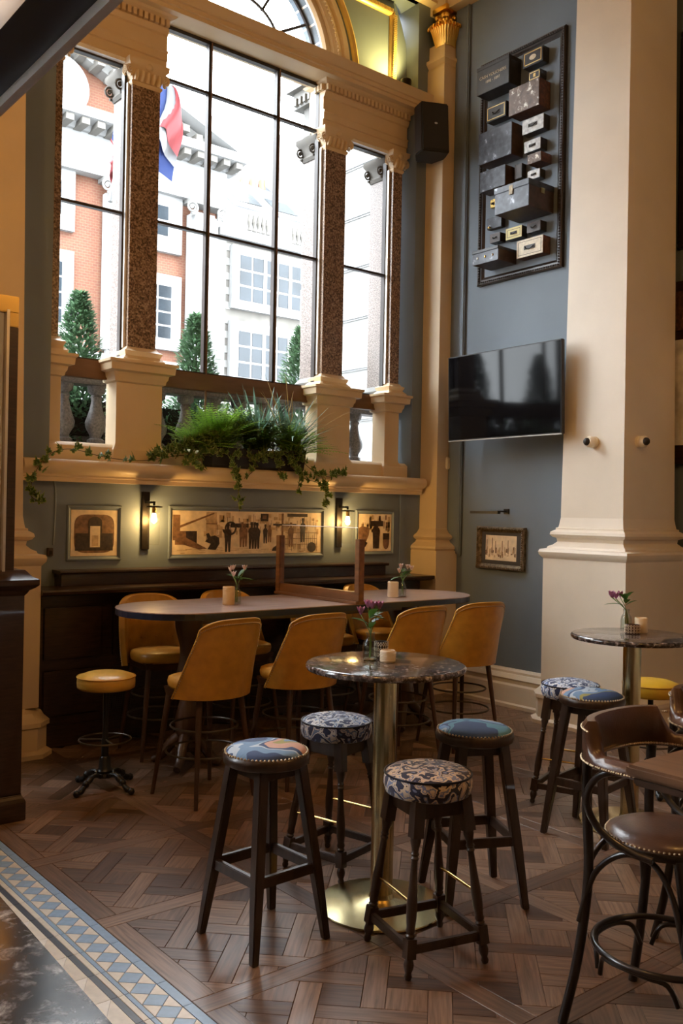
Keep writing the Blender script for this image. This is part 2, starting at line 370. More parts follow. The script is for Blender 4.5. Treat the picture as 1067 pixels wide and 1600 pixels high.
ca = math.cos(PI/4); rot45 = lambda u, v: (I/2+(u-v)*ca, I/2+(u+v)*ca)
def addp(u0, u1, v0, v1, ang):
    p = clip([rot45(*q) for q in ((u0,v0),(u1,v0),(u1,v1),(u0,v1))], 0, I, 0, I)
    if len(p) >= 3 and area(p) > 2e-4: pieces.append((p, ang))
g = S-SWD
for i in range(-4, 5):
    for j in range(-4, 5):
        u, v = i*S, j*S                       # crossing centre of strips
        addp(u+SWD/2, u+SWD/2+g, v+SWD/2, v+SWD/2+g, PI/4 if (i+j) % 2 else -PI/4)
        if (i+j) % 2: addp(u-SWD/2-g, u+SWD/2+g, v-SWD/2, v+SWD/2, PI/4)
        else: addp(u-SWD/2, u+SWD/2, v-SWD/2-g, v+SWD/2+g, -PI/4)
def plank_mesh(polys, name):
    vs, fs, uvs = [], [], []
    for p, ang, off in polys:
        q = inset(p, .0009); q2 = inset(p, .0022); n = len(q); k = len(vs); c, s = math.cos(-ang), math.sin(-ang)
        vs += [(x+off[0],y+off[1],-.012) for x,y in q]+[(x+off[0],y+off[1],-.0012) for x,y in q]+[(x+off[0],y+off[1],0) for x,y in q2]
        pu = [(x*c-y*s, x*s+y*c) for x,y in q]
        def F(ix): fs.append([k+i for i in ix]); uvs.extend([pu[i % n] for i in ix])
        for l in (0, 1):
            for i in range(n): F((l*n+i, l*n+(i+1) % n, (l+1)*n+(i+1) % n, (l+1)*n+i))
        F(tuple(2*n+i for i in range(n)))
    me = bpy.data.meshes.new(name); me.from_pydata(vs, [], fs); ul = me.uv_layers.new(name='plank')
    for i, t in enumerate(uvs): ul.data[i].uv = t
    bm = bmesh.new(); bm.from_mesh(me); bmesh.ops.recalc_face_normals(bm, faces=bm.faces); bm.to_mesh(me); bm.free()
    me.materials.append(MAT['parquet']); return me
PX0, PY0 = 1.725, 2.785                        # inner corner of the first panel by the tiled border
def ccw(p):
    return p if sum(p[i][0]*p[(i+1) % len(p)][1]-p[(i+1) % len(p)][0]*p[i][1] for i in range(len(p))) > 0 else p[::-1]
pieces = [(ccw(p), a) for p, a in pieces]
allp = []
for i in range(0, 8):
    for j in range(-6, 6):
        for k, (p, a) in enumerate(pieces):
            ox, oy = PX0+i*P, PY0+j*P; cx = ox+sum(q[0] for q in p)/len(p); cy = oy+sum(q[1] for q in p)/len(p)
            if cx > XR2-.05 or cy > YW-.2 or cy < YN+.2 or cx < 1.64: continue
            dep = .63*cx+.777*cy; lat = .777*cx-.63*cy
            vis = dep > .5 and abs(lat/dep) < .42 and 1.7/dep < .60 and (cx < 6.1 or cy > 5.0)
            allp.append((-area(p)/max(dep,.3)**3 if vis else 1, k, ox, oy))
allp.sort(key=lambda t: t[0])
cache = {}
for s_, k, ox, oy in allp[:300]:
    if k not in cache: cache[k] = plank_mesh([(pieces[k][0], pieces[k][1], (0,0))], 'plank')
    o = bpy.data.objects.new('plank', cache[k]); COL.objects.link(o); o.location = (ox, oy, 0); o.parent = floor
me = plank_mesh([(pieces[k][0], pieces[k][1], (ox,oy)) for s_, k, ox, oy in allp[300:]], 'parquet_field')
o = bpy.data.objects.new('parquet_field', me); COL.objects.link(o); o.parent = floor; o['kind'] = 'stuff'
# boards left of the tiled border (behind the bar) and encaustic tile border
swb = MB().box((XL,YN,-.012),(1.05,YW,-.001)).build('bar_floor', 'dark_wood', floor)
MB().box((1.05,.9,-.012),(1.632,4.99,-.004)).build('grout_bed', 'grout', floor)
MB().box((1.05,4.99,-.012),(1.632,YW,-.001)).build('floor_strip', 'dark_wood', floor)
tilecache = {}
def tile(key, poly, m, x, y):
    if key not in tilecache:
        poly = ccw(poly); q = inset(poly, .0012); b = MB(); b.prism(q, -.008, 0)
        me = bpy.data.meshes.new('border_tile'); me.from_pydata(b.v, [], b.f); me.materials.append(MAT[m]); tilecache[key] = me
    o = bpy.data.objects.new('border_tile', tilecache[key]); COL.objects.link(o); o.location = (x,y,0); o.parent = floor
PT = .0955; x0, x1 = 1.486, 1.590; xm = (x0+x1)/2
TY0 = 2.2; nT = 29
for k in range(nT):
    y = TY0+k*PT
    tile('dia', [(0,-PT/2),((x1-x0)/2,0),(0,PT/2),(-(x1-x0)/2,0)], 'tile_blue', xm, y)
    for s in (1, -1):
        tile('tri%d' % s, [(0,-PT/2),(s*(x1-x0)/2,-PT),(s*(x1-x0)/2,0)][::1], 'tile_cream', xm, y+PT)
    if k % 2 == 0:
        tile('b1', [(0,0),(.038,0),(.038,2*PT),(0,2*PT)], 'tile_blue', 1.592, y); tile('b2', [(0,0),(.018,0),(.018,2*PT),(0,2*PT)], 'tile_blue', 1.467, y)
        tile('b3', [(0,0),(.023,0),(.023,2*PT),(0,2*PT)], 'tile_cream', 1.443, y); tile('b4', [(0,0),(.026,0),(.026,2*PT),(0,2*PT)], 'tile_dark', 1.416, y)
        for c in range(3):
            xx = 1.416-(c+1)*.12
            tile('sqa', [(0,0),(.12,0),(.12,2*PT)], 'tile_cream', xx, y)
            tile('sqb%d' % (c % 2), [(0,0),(.12,2*PT),(0,2*PT)], 'tile_white' if c % 2 == 0 else 'tile_cream', xx, y)

# ---- baseboards
bprof = lambda x: [(x,0),(x-.13,0),(x-.13,.03),(x-.10,.04),(x-.10,.16),(x-.095,.19),(x-.07,.205),(x-.07,.235),(x-.085,.25),(x-.06,.285),(x-.045,.29),(x-.045,.31),(x-.02,.33),(x,.33)]
o = MB().extrude(bprof(XR), 'Y', 4.75, 6.2).build('baseboard_right', 'cream_white', smooth=30); o['kind'] = 'structure'
o = MB().extrude(bprof(XR2), 'Y', YN, 4.2).build('baseboard_near', 'cream_white', smooth=30); o['kind'] = 'structure'

# ---- pier on the right, with moulded pedestal (trim_1), pier on the left (trim_2), corner pilaster (trim_3)
def pier(name, sx0, sx1, sy0, sy1, zs, m='cream'):
    """shaft rectangle, zs = height of the pedestal cap"""
    r = struct(name); d = .11
    b = MB().rring(sx0, sx1, sy0, sy1, [(.012,zs+.14),(.004,zs+.9),(-.045,ZC)]); b.build('shaft', m, r)
    pr = [(d,zs-.20),(d+.025,zs-.17),(d+.03,zs-.145),(d+.022,zs-.125),(d-.02,zs-.115),(d-.025,zs-.10),(.055,zs-.085),(.03,zs-.06),(.035,zs-.03),(.06,zs-.02),(.075,zs),(.07,zs+.022),(.05,zs+.035),(.04,zs+.04),(.04,zs+.055),(.025,zs+.06),(.02,zs+.085),(.012,zs+.14)]
    MB().rring(sx0, sx1, sy0, sy1, pr).build('pedestal_cap', m, r, smooth=30)
    MB().rring(sx0, sx1, sy0, sy1, [(d,.33),(d,zs-.20)]).build('pedestal', m, r)
    pb = [(d+.10,0),(d+.10,.03),(d+.07,.05),(d+.07,.20),(d+.085,.21),(d+.085,.24),(d+.055,.27),(d+.04,.30),(d+.015,.315),(d,.33)]
    MB().rring(sx0, sx1, sy0, sy1, pb, ch=.10).build('plinth', m, r, smooth=30)
    return r
pier('trim_1', 6.27, 6.98, 4.225, 4.80, 1.56, 'cream_white')
pier('trim_2', 1.30, 2.275, 6.31, 6.60, 1.50)
r = struct('trim_3')
MB().rring(6.30, XR+.1, 6.32, 6.62, [(0,1.55),(0,6.05),(-.012,6.08),(.02,6.12),(.02,6.15),(-.015,6.17),(-.02,6.30)]).build('shaft', 'cream', r)
MB().rring(6.19, XR+.1, 6.20, 6.62, [(0,0),(0,1.36)]).build('pedestal', 'cream', r)
MB().rring(6.30, XR+.1, 6.32, 6.62, [(.10,1.36),(.115,1.38),(.11,1.40),(.085,1.42),(.05,1.44),(.04,1.46),(.07,1.475),(.08,1.49),(.07,1.505),(.03,1.53),(.0,1.57)]).build('pedestal_cap', 'cream', r, smooth=30)
b = MB()                                      # gilded capital: basket of leaves, narrow neck with scrolls, abacus
b.rring(6.345, 6.46, 6.355, 6.5, [(-.01,6.24),(.0,6.30),(.01,6.38),(-.01,6.44),(-.02,6.52),(-.012,6.58),(.0,6.61)])
cxx, cyy = 6.40, 6.41
for k in range(16):
    a = PI*.80+k*PI*.95/15; c, s_ = math.cos(a), math.sin(a); q = .075/max(abs(c),abs(s_))*.5+.045
    pts = smoothpath([(cxx+q*c*.9,cyy+q*s_*.9,6.27),(cxx+(q+.012)*c,cyy+(q+.012)*s_,6.33),(cxx+(q+.035)*c,cyy+(q+.035)*s_,6.40),(cxx+(q+.062)*c,cyy+(q+.062)*s_,6.455),(cxx+(q+.080)*c,cyy+(q+.080)*s_,6.45),(cxx+(q+.082)*c,cyy+(q+.082)*s_,6.425)],3)
    b.tube(pts, [.018-.009*i/len(pts) for i in range(len(pts))], 6)
for (px, py) in ((6.345,6.34),(6.325,6.37),(6.44,6.34),(6.325,6.46)): b.sphere((px,py,6.555), .028, 8); b.tube([(px,py,6.555),(px*.4+cxx*.6,py*.4+cyy*.6,6.46)], .012, 6)
b.sphere((6.392,6.335,6.52), .022, 8); b.sphere((6.32,6.41,6.52), .022, 8)
b.rring(6.325, 6.47, 6.335, 6.5, [(-.005,6.60),(.012,6.61),(.012,6.655),(.0,6.66)])
b.build('capital', 'gold', r, smooth=50)
# crowning entablature above the pilaster on both walls (trim_4)
r = struct('trim_4')
MB().extrude([(XR+.05,6.62),(XR-.12,6.62),(XR-.12,6.80),(XR-.15,6.82),(XR-.15,7.0),(XR-.35,7.15),(XR+.05,7.15)], 'Y', 0.5, 6.7).build('cornice', 'cream', r)
MB().extrude([(YW+.05,6.70),(YW-.10,6.70),(YW-.10,6.83),(YW-.15,6.85),(YW-.15,7.0),(YW-.35,7.15),(YW+.05,7.15)], 'X', XL, 6.5).build('cornice', 'cream', r)
MB().rring(6.32, XR+.1, 6.34, 6.62, [(0,6.615),(0,6.8),(.03,6.83),(.03,7.1)]).build('impost_block', 'cream', r)
# flat raised strip on the right wall beside the pilaster (trim_5)
r = struct('trim_5')
MB().box((XR-.022,6.17,1.33),(XR,6.32,6.62)).build('panel_strip', 'bluegrey', r, bevel=.006)
MB().box((XR-.034,6.135,1.31),(XR,6.172,6.62)).build('bead', 'bluegrey', r, bevel=.01)

# ------------------------------------------------------------------ window wall architecture
GY = 6.76
# sill moulding (trim_6)
o = MB().extrude([(6.85,1.895),(YW-.075,1.895),(YW-.075,1.925),(YW-.085,1.93),(YW-.085,1.945),(YW-.10,1.955),(YW-.125,1.965),(YW-.145,1.985),(YW-.15,2.005),(YW-.145,2.03),(YW-.125,2.05),(YW-.10,2.055),(6.85,2.055)], 'X', 2.33, 6.25).build('trim_6', 'cream', smooth=35); o['kind'] = 'structure'
# cream apron between pedestals (trim_7)
r = struct('trim_7')
MB().extrude([(GY+.03,2.05),(6.60,2.05),(6.60,2.17),(6.615,2.185),(6.64,2.20),(GY+.03,2.20)], 'X', RL, RR).build('apron', 'cream', r, smooth=35)
MB().box((RL,GY-.04,2.705),(3.2,GY+.03,2.845)).build('sill_rail', 'rail_wood', r, bevel=.004)
MB().box((3.4,GY-.04,2.705),(5.2,GY+.03,2.845)).build('sill_rail', 'rail_wood', r, bevel=.004)
MB().box((5.3,GY-.04,2.705),(6.0,GY+.03,2.845)).build('sill_rail', 'rail_wood', r, bevel=.004)
def volute(b, c, r, axis='Y', dep=.03):
    sp = []
    for i in range(34):
        a = -PI/2+i*.42; q = r*(1-i/36); u, v = q*math.cos(a), q*math.sin(a)
        sp.append((c[0]+u, c[1], c[2]+v) if axis == 'Y' else (c[0], c[1]+u, c[2]+v))
    b.tube(sp, [r*.22*(1-.55*i/34) for i in range(34)], 6); b.sphere(c, r*.25, 8)
def pilaster(name, px0, px1, gx0, gx1, outside=True, y0=6.60):
    r = struct(name)
    MB().rring(px0, px1, y0, GY+.02, [(.03,2.05),(.03,2.16),(.02,2.175),(.005,2.20),(0,2.215),(0,2.69)]).build('pedestal', 'cream', r, smooth=30)
    MB().rring(px0, px1, y0, GY+.02, [(0,2.68),(.02,2.69),(.025,2.715),(.035,2.73),(.04,2.76),(.075,2.77),(.08,2.82),(.095,2.83),(.095,2.85),(.06,2.855)]).build('pedestal_cap', 'cream', r, smooth=30)
    MB().rring(gx0, gx1, 6.66, GY+.02, [(.055,2.85),(.06,2.875),(.045,2.89),(.03,2.905),(.04,2.925),(.045,2.94),(.02,2.955),(.008,2.975)]).build('base_moulding', 'cream', r, smooth=30)
    MB().rring(gx0, gx1, 6.66, GY-.02, [(0,2.97),(0,5.05)]).build('shaft', 'granite', r)
    MB().box((gx0-.022,GY-.06,2.97),(gx0-.001,GY,5.05)).build('jamb_strip', 'alu_strip', r)
    b = MB(); b.rring(gx0, gx1, 6.66, GY, [(.0,5.03),(.012,5.045),(.012,5.06),(.0,5.07),(.02,5.12),(.03,5.17),(.05,5.185),(.055,5.225)])
    for x in (gx0-.03, gx1+.03): volute(b, (x, 6.645, 5.135), .042); volute(b, (gx0-.055 if x < gx0 else gx1+.055, 6.68, 5.135), .04, 'X')
    n = max(3, int((gx1-gx0)/.045))
    for i in range(n):
        x = gx0+(gx1-gx0)*(i+.5)/n; b.tube([(x,6.655,5.07),(x,6.635,5.10),(x,6.625,5.135),(x,6.64,5.15)], [.018,.02,.016,.006], 6)
    b.sphere(((gx0+gx1)/2,6.62,5.185), .03, 8, sc=(1.3,.6,1)); b.build('capital', 'cream', r, smooth=50)
    if outside:
        MB().rring(gx0+.01, gx1-.01, GY+.03, GY+.25, [(0,2.95),(0,5.0)]).build('outer_shaft', 'granite_grey', r)
        MB().rring(gx0+.01, gx1-.01, GY+.03, GY+.25, [(.04,2.80),(.05,2.84),(.02,2.88),(.035,2.91),(0,2.96)]).build('outer_base', 'stone_pale', r, smooth=30)
        b = MB(); b.rring(gx0, gx1, GY+.03, GY+.25, [(0,4.99),(.015,5.02),(.0,5.05),(.03,5.13),(.05,5.16),(.05,5.20)])
        volute(b, (gx0-.03, GY+.06, 5.07), .055); volute(b, (gx0-.03, GY+.25, 5.07), .055)
        b.build('outer_capital', 'stone_grey', r, smooth=50)
    return r
pilaster('trim_8', 2.40, 2.685, 2.42, 2.655, False, 6.665)
pilaster('trim_9', 3.10, 3.49, 3.215, 3.455)
pilaster('trim_10', 5.05, 5.43, 5.135, 5.375)
pilaster('trim_11', 5.865, 6.045, 5.97, 6.085)
def entab(name, x0, x1):
    r = struct(name)
    MB().extrude([(GY+.12,5.225),(6.675,5.225),(6.675,5.30),(6.66,5.305),(6.66,5.36),(6.65,5.37),(6.65,5.38),(6.67,5.39),(6.67,5.50),(6.655,5.51),(6.64,5.545),(6.64,5.555),(GY+.12,5.555)], 'X', x0, x1).build('frieze', 'cream', r)
    MB().box((x0+.005,6.66,5.55),(x1-.005,GY+.12,5.625)).build('dentil_bed', 'cream', r)
    b = MB(); n = int((x1-x0)/.047)
    for i in range(n):
        x = x0+(x1-x0)*(i+.5)/n; b.box((x-.015,6.615,5.558),(x+.015,6.665,5.612))
    for i in range(3): b.box((x0-.03,6.66+.045*i,5.558),(x0+.01,6.69+.045*i,5.612))
    tag(b.build('dentils', 'cream', r), kind='stuff')
    MB().rring(x0, x1, 6.62, GY+.12, [(.0,5.61),(.03,5.625),(.05,5.645)]).build('bed_mould', 'cream', r)
    return r
entab('trim_12', RL, 3.515); entab('trim_13', 5.105, RR-.02)
# long cornice beam under the lunette (trim_14)
o = MB().extrude([(GY+.10,5.640),(6.56,5.640),(6.52,5.645),(6.515,5.675),(6.50,5.68),(6.50,5.715),(6.485,5.72),(6.475,5.745),(6.455,5.775),(6.45,5.795),(GY+.10,5.80)], 'X', 2.2, 6.29).build('trim_14', 'cream', smooth=20); o['kind'] = 'structure'
b = MB().box((5.16,GY+.12,5.56),(5.55,GY+.45,5.72)); b.box((5.10,GY+.12,5.72),(5.55,GY+.5,5.80)); b.box((5.22,GY+.12,5.2),(5.5,GY+.36,5.56))
for i in range(4): b.box((5.13,GY+.16+.07*i,5.58),(5.17,GY+.195+.07*i,5.65))
o = b.build('trim_15', 'stone_pale'); o['kind'] = 'structure'
# back wall above the beam with arched opening; spandrel
CXA, CZA, RA = 4.295, 5.77, .83
wb = 6.72
vs, fs = [], []
n = 32
b = MB()
outer = [(RL,5.79)]+[]
arcp = [(CXA-RA*math.cos(PI*i/n), CZA+RA*math.sin(PI*i/n)) for i in range(n+1)]
for y in (wb, GY+.14):
    pts = [(x,y,z) for x,z in arcp]+[(RL if i <= n/2 else RR, y, z) if False else (CXA-1.95*math.cos(PI*i/n) if abs(CXA-1.95*math.cos(PI*i/n)-CXA) < 1.88 else (RL if i < n/2 else RR), y, CZA+1.95*math.sin(PI*i/n)) for i, (x,z) in enumerate(arcp)]
    b.add(pts, [(i, i+1, n+2+i, n+1+i) for i in range(n)])
b.add([(x,wb,z) for x,z in arcp]+[(x,GY+.14,z) for x,z in arcp], [(i,i+1,n+2+i,n+1+i) for i in range(n)])
o = b.build('wall_spandrel', ['bluegrey']); o['kind'] = 'structure'
# arch mouldings (trim_16)
r = struct('trim_16')
def archring(name, r0, prof, m, parent, c=(CXA,CZA), y=wb, smooth=40, a0=0, a1=PI):
    vs, k = [], len(prof); N_ = 48
    for i in range(N_+1):
        a = a0+(a1-a0)*i/N_
        for dr, dy in prof: vs.append((c[0]+(r0+dr)*math.cos(a), y+dy, c[1]+(r0+dr)*math.sin(a)))
    fs = [(i*k+j,i*k+j+1,(i+1)*k+j+1,(i+1)*k+j) for i in range(N_) for j in range(k-1)]
    return MB().add(vs, fs).build(name, m, parent, smooth=smooth)
archring('reveal', RA, [(0,.17),(0,-.02),(.05,-.02)], 'white_paint', r)
archring('archivolt', RA, [(.0,-.02),(.02,-.05),(.05,-.05),(.055,-.03),(.09,-.03),(.10,-.06),(.16,-.075),(.17,-.05),(.20,-.05),(.215,-.085),(.26,-.09),(.28,-.06),(.29,0)], 'cream', r)
b = MB()
for i in range(90):
    a = PI*(i+.5)/90; b.box((-.012,-.018,-.012),(.012,.0,.012)); 
    for q in range(8): 
        v = b.v[-8+q]; b.v[-8+q] = (CXA+(RA+.145)*math.cos(a)+v[0], wb-.072+v[1], CZA+(RA+.145)*math.sin(a)+v[2])
tag(b.build('archivolt_beading', 'cream', r), kind='stuff')
# gilded spandrel panel moulding (trim_17)
r = struct('trim_17')
archring('curved_moulding', RA+.40, [(-.03,0),(-.025,-.03),(0,-.045),(.025,-.03),(.03,0)], 'gilt_paint', r, a1=PI/2)
gp = [(5.93,0),(5.935,-.03),(5.96,-.05),(5.985,-.03),(6.0,0)]
MB().extrude([(x,0) for x in ()] or [(5.925,5.79),(6.0,5.79),(6.0,5.80),(5.925,5.80)], 'Y', wb-.04, wb).build('moulding_foot', 'gilt_paint', r)
MB().add([(x,wb+d,5.79) for x,d in gp]+[(x,wb+d,6.58-(x-5.96)*-1) for x,d in gp], [(i,i+1,6+i,5+i) for i in range(4)]).build('upright_moulding', 'gilt_paint', r, smooth=50)
MB().add([(4.4,wb+d,6.62-(6.0-x)) for x,d in gp]+[(x,wb+d,6.58+(x-5.96)) for x,d in gp], [(i,i+1,6+i,5+i) for i in range(4)]).build('top_moulding', 'gilt_paint', r, smooth=50)
b = MB()
for i in range(42): b.box((5.945,wb-.06,5.80+i*.018),(5.985,wb-.045,5.811+i*.018))
for i in range(80): b.box((4.5+i*.018,wb-.06,6.565),(4.511+i*.018,wb-.045,6.60))
tag(b.build('moulding_beading', 'gilt_paint', r), kind='stuff')

# ---- windows
def window(name, xs, zs, extra=True, low=True):
    r = struct(name); x0, x1, z0, z1 = xs[0], xs[-1], zs[0], zs[-1]
    for i in range(len(xs)-1):
        for j in range(len(zs)-1):
            MB().box((xs[i]+.008,GY-.003,zs[j]+.008),(xs[i+1]-.008,GY+.003,zs[j+1]-.008)).build('pane', 'window_glass', r)
        if low: MB().box((xs[i]+.008,GY-.003,2.20),(xs[i+1]-.008,GY+.003,2.705)).build('lower_pane', 'window_glass', r)
    for x in xs[1:-1]:
        MB().box((x-.017,GY-.03,z0),(x+.001,GY+.02,z1)).build('mullion', 'window_metal', r)
        MB().box((x+.004,GY-.035,2.20 if low else z0),(x+.016,GY-.018,z1)).build('mullion_cover', 'rail_wood', r)
    for z in zs[1:-1]:
        MB().box((x0,GY-.025,z-.011),(x1,GY+.02,z+.011)).build('transom', 'window_metal', r)
    for a, c in (((x0,GY-.03,z1-.02),(x1,GY+.02,z1+.02)), ((x0-.005,GY-.03,z0),(x0+.015,GY+.02,z1)), ((x1-.015,GY-.03,z0),(x1+.005,GY+.02,z1)), ((x0,GY-.03,z0-.005),(x1,GY+.02,z0+.012))):
        MB().box(a, c).build('frame_bar', 'window_metal', r)
    return r
window('window_1', [3.455,3.955,4.652,5.115], [2.845,4.03,5.205,5.63])
window('window_2', [2.64,3.195], [2.845,4.03,5.20])
window('window_3', [5.375,5.955], [2.845,4.03,5.20])
for nm, x0, x1 in (('window_2',2.64,3.2),('window_3',5.375,5.955)):
    MB().box((x0,GY-.075,5.195),(x1,GY-.03,5.225)).build('head_strip', 'white_paint', bpy.data.objects[nm])
r = struct('window_added')                          # unseen window added left of the frame to bring in more daylight
for i in range(4):
    x = -3.8+i*1.175
    for j in range(3): MB().box((x+.02,GY-.003,2.2+j*1.166),(x+1.155,GY+.003,2.2+(j+1)*1.166-.02)).build('pane', 'window_glass', r)
    MB().box((x-.02,GY-.03,2.2),(x+.02,GY+.02,5.7)).build('mullion', 'window_metal', r)
for j in range(3): MB().box((-3.8,GY-.03,2.185+j*1.166),(.9,GY+.02,2.215+j*1.166)).build('transom', 'window_metal', r)
r = struct('window_4')
for k in range(6):
    a0, a1 = PI*k/6, PI*(k+1)/6
    for (q0, q1) in ((.43,.81),):
        pts = [(CXA+q1*math.cos(a0+(a1-a0)*t/5), CZA+q1*math.sin(a0+(a1-a0)*t/5)) for t in range(6)]+[(CXA+q0*math.cos(a1-(a1-a0)*t/5), CZA+q0*math.sin(a1-(a1-a0)*t/5)) for t in range(6)]
        MB().add([(x,GY+.05,z) for x,z in pts], [tuple(range(12))]).build('pane', 'window_glass', r)
    a = a0+PI/12*0
    if k: MB().beam((CXA+.42*math.cos(a0),GY+.05,CZA+.42*math.sin(a0)), (CXA+.82*math.cos(a0),GY+.05,CZA+.82*math.sin(a0)), .03, .022).build('radial_bar', 'window_metal', r)
pts = [(CXA+.43*math.cos(PI*t/16), CZA+.43*math.sin(PI*t/16)) for t in range(17)]
MB().add([(x,GY+.05,z) for x,z in pts], [tuple(range(17))]).build('pane', 'window_glass', r)
MB().tube(arc((CXA,GY+.05,CZA), .43, 0, PI, 24, 'XZ'), .014, 6).build('inner_ring', 'window_metal', r)
MB().tube(arc((CXA,GY+.05,CZA), .815, 0, PI, 32, 'XZ'), .018, 6).build('outer_ring', 'window_metal', r)

# ---- dark wood dado with ledge and upper shelf (trim_18)
r = struct('trim_18')
MB().box((2.40,6.34,0),(6.12,6.55,1.10)).build('carcass', 'dark_wood', r)
MB().extrude([(6.5,1.085),(6.21,1.085),(6.19,1.095),(6.165,1.10),(6.16,1.12),(6.165,1.132),(6.5,1.135)], 'X', 2.385, 6.14).build('ledge', 'dark_wood', r, smooth=30)
MB().box((2.62,6.42,1.135),(5.75,6.55,1.225)).build('upper_shelf_front', 'dark_wood', r)
MB().extrude([(6.55,1.222),(6.40,1.222),(6.39,1.235),(6.395,1.246),(6.55,1.25)], 'X', 2.60, 5.77).build('upper_shelf', 'dark_wood', r, smooth=30)
MB().box((2.40,6.325,0),(6.12,6.345,.16)).build('skirting', 'dark_wood', r, bevel=.008)
for i in range(7):
    x0 = 2.46+i*.52; x1 = x0+.44
    MB().box((x0,6.328,.62),(x1,6.345,1.0)).build('panel', 'dark_wood', r, bevel=.012)
    MB().box((x0,6.328,.22),(x1,6.345,.55)).build('panel', 'dark_wood', r, bevel=.012)
b = MB()
for i in range(12):
    b.beam((2.93+i*.018,6.322,.23),(2.93+i*.018+.02 if i < 11 else 3.13,6.322,.39),.003,.003); b.beam((2.93,6.322,.23+i*.0145),(3.13,6.322,.23+i*.0145),.003,.003)
b.build('vent_grille', 'dark_steel', r)
# plain strip on the lower wall at the right (trim_19)
o = MB().box((6.03,YW-.012,1.135),(6.075,YW,1.9)).build('trim_19', 'bluegrey', bevel=.004); o['kind'] = 'structure'

# ================================================================== furniture
def studs(b, pts, r=.0045):
    for p in pts: b.sphere(p, r, 5)
# ---- stools with painterly seats and straight splayed legs
def straight_stool(label, fabric, loc, rz, h=.77):
    t = thing('bar_stool', label, 'stool', loc, rz, 'straight-legged bar stools')
    R = .172
    MB().lathe([(R-.012,h-.075),(R,h-.068),(R+.004,h-.05),(R,h-.034),(R-.006,h-.028)], 40).build('seat_rim', 'stool_wood', t, smooth=40)
    MB().lathe([(R-.01,h-.03),(R-.012,h-.022),(R-.03,h-.010),(R*.6,h-.002),(.02,h)], 40).build('cushion', fabric, t, smooth=60)
    b = MB(); studs(b, [((R-.006)*math.cos(a*PI/32),(R-.006)*math.sin(a*PI/32),h-.026) for a in range(64)], .005)
    tag(b.build('nail_trim', 'nail', t), kind='stuff')
    MB().rring(-.085, .085, -.085, .085, [(0,h-.125),(0,h-.07)]).build('apron', 'stool_wood', t, bevel=.004)
    for sx in (-1,1):
        for sy in (-1,1):
            top = Vector((sx*.095,sy*.095,h-.07)); bot = Vector((sx*.178,sy*.178,0)); mid = top.lerp(bot,.62); b = MB()
            vs = []
            for p, q in ((bot,.015),(mid,.021),(top,.022)): vs += [(p.x-q,p.y-q,p.z),(p.x+q,p.y-q,p.z),(p.x+q,p.y+q,p.z),(p.x-q,p.y+q,p.z)]
            b.add(vs, [(3,2,1,0),(8,9,10,11)]+[(i*4+j,i*4+(j+1) % 4,i*4+4+(j+1) % 4,i*4+4+j) for i in (0,1) for j in range(4)])
            b.build('leg', 'stool_wood', t, bevel=.004)
    for i, (p, q) in enumerate((((-1,-1),(1,-1)),((1,-1),(1,1)),((1,1),(-1,1)),((-1,1),(-1,-1)))):
        z = .285; k = .095+(.083)*(1-z/(h-.07)); MB().beam((p[0]*k,p[1]*k,z),(q[0]*k,q[1]*k,z), .022, .042).build('stretcher', 'stool_wood', t, bevel=.003)
    return t
straight_stool('dark wooden stool with pink, olive and blue painterly seat, left of the round table', 'paint_pink', (2.11,3.05,0), .05)
straight_stool('dark wooden stool with pale blue and teal painterly seat, behind the nearest damask stool', 'paint_teal', (3.08,2.82,0), -.45)
straight_stool('dark wooden bar stool with blue painterly seat standing before the cream pier', 'paint_navy', (4.20,3.00,0), .15)
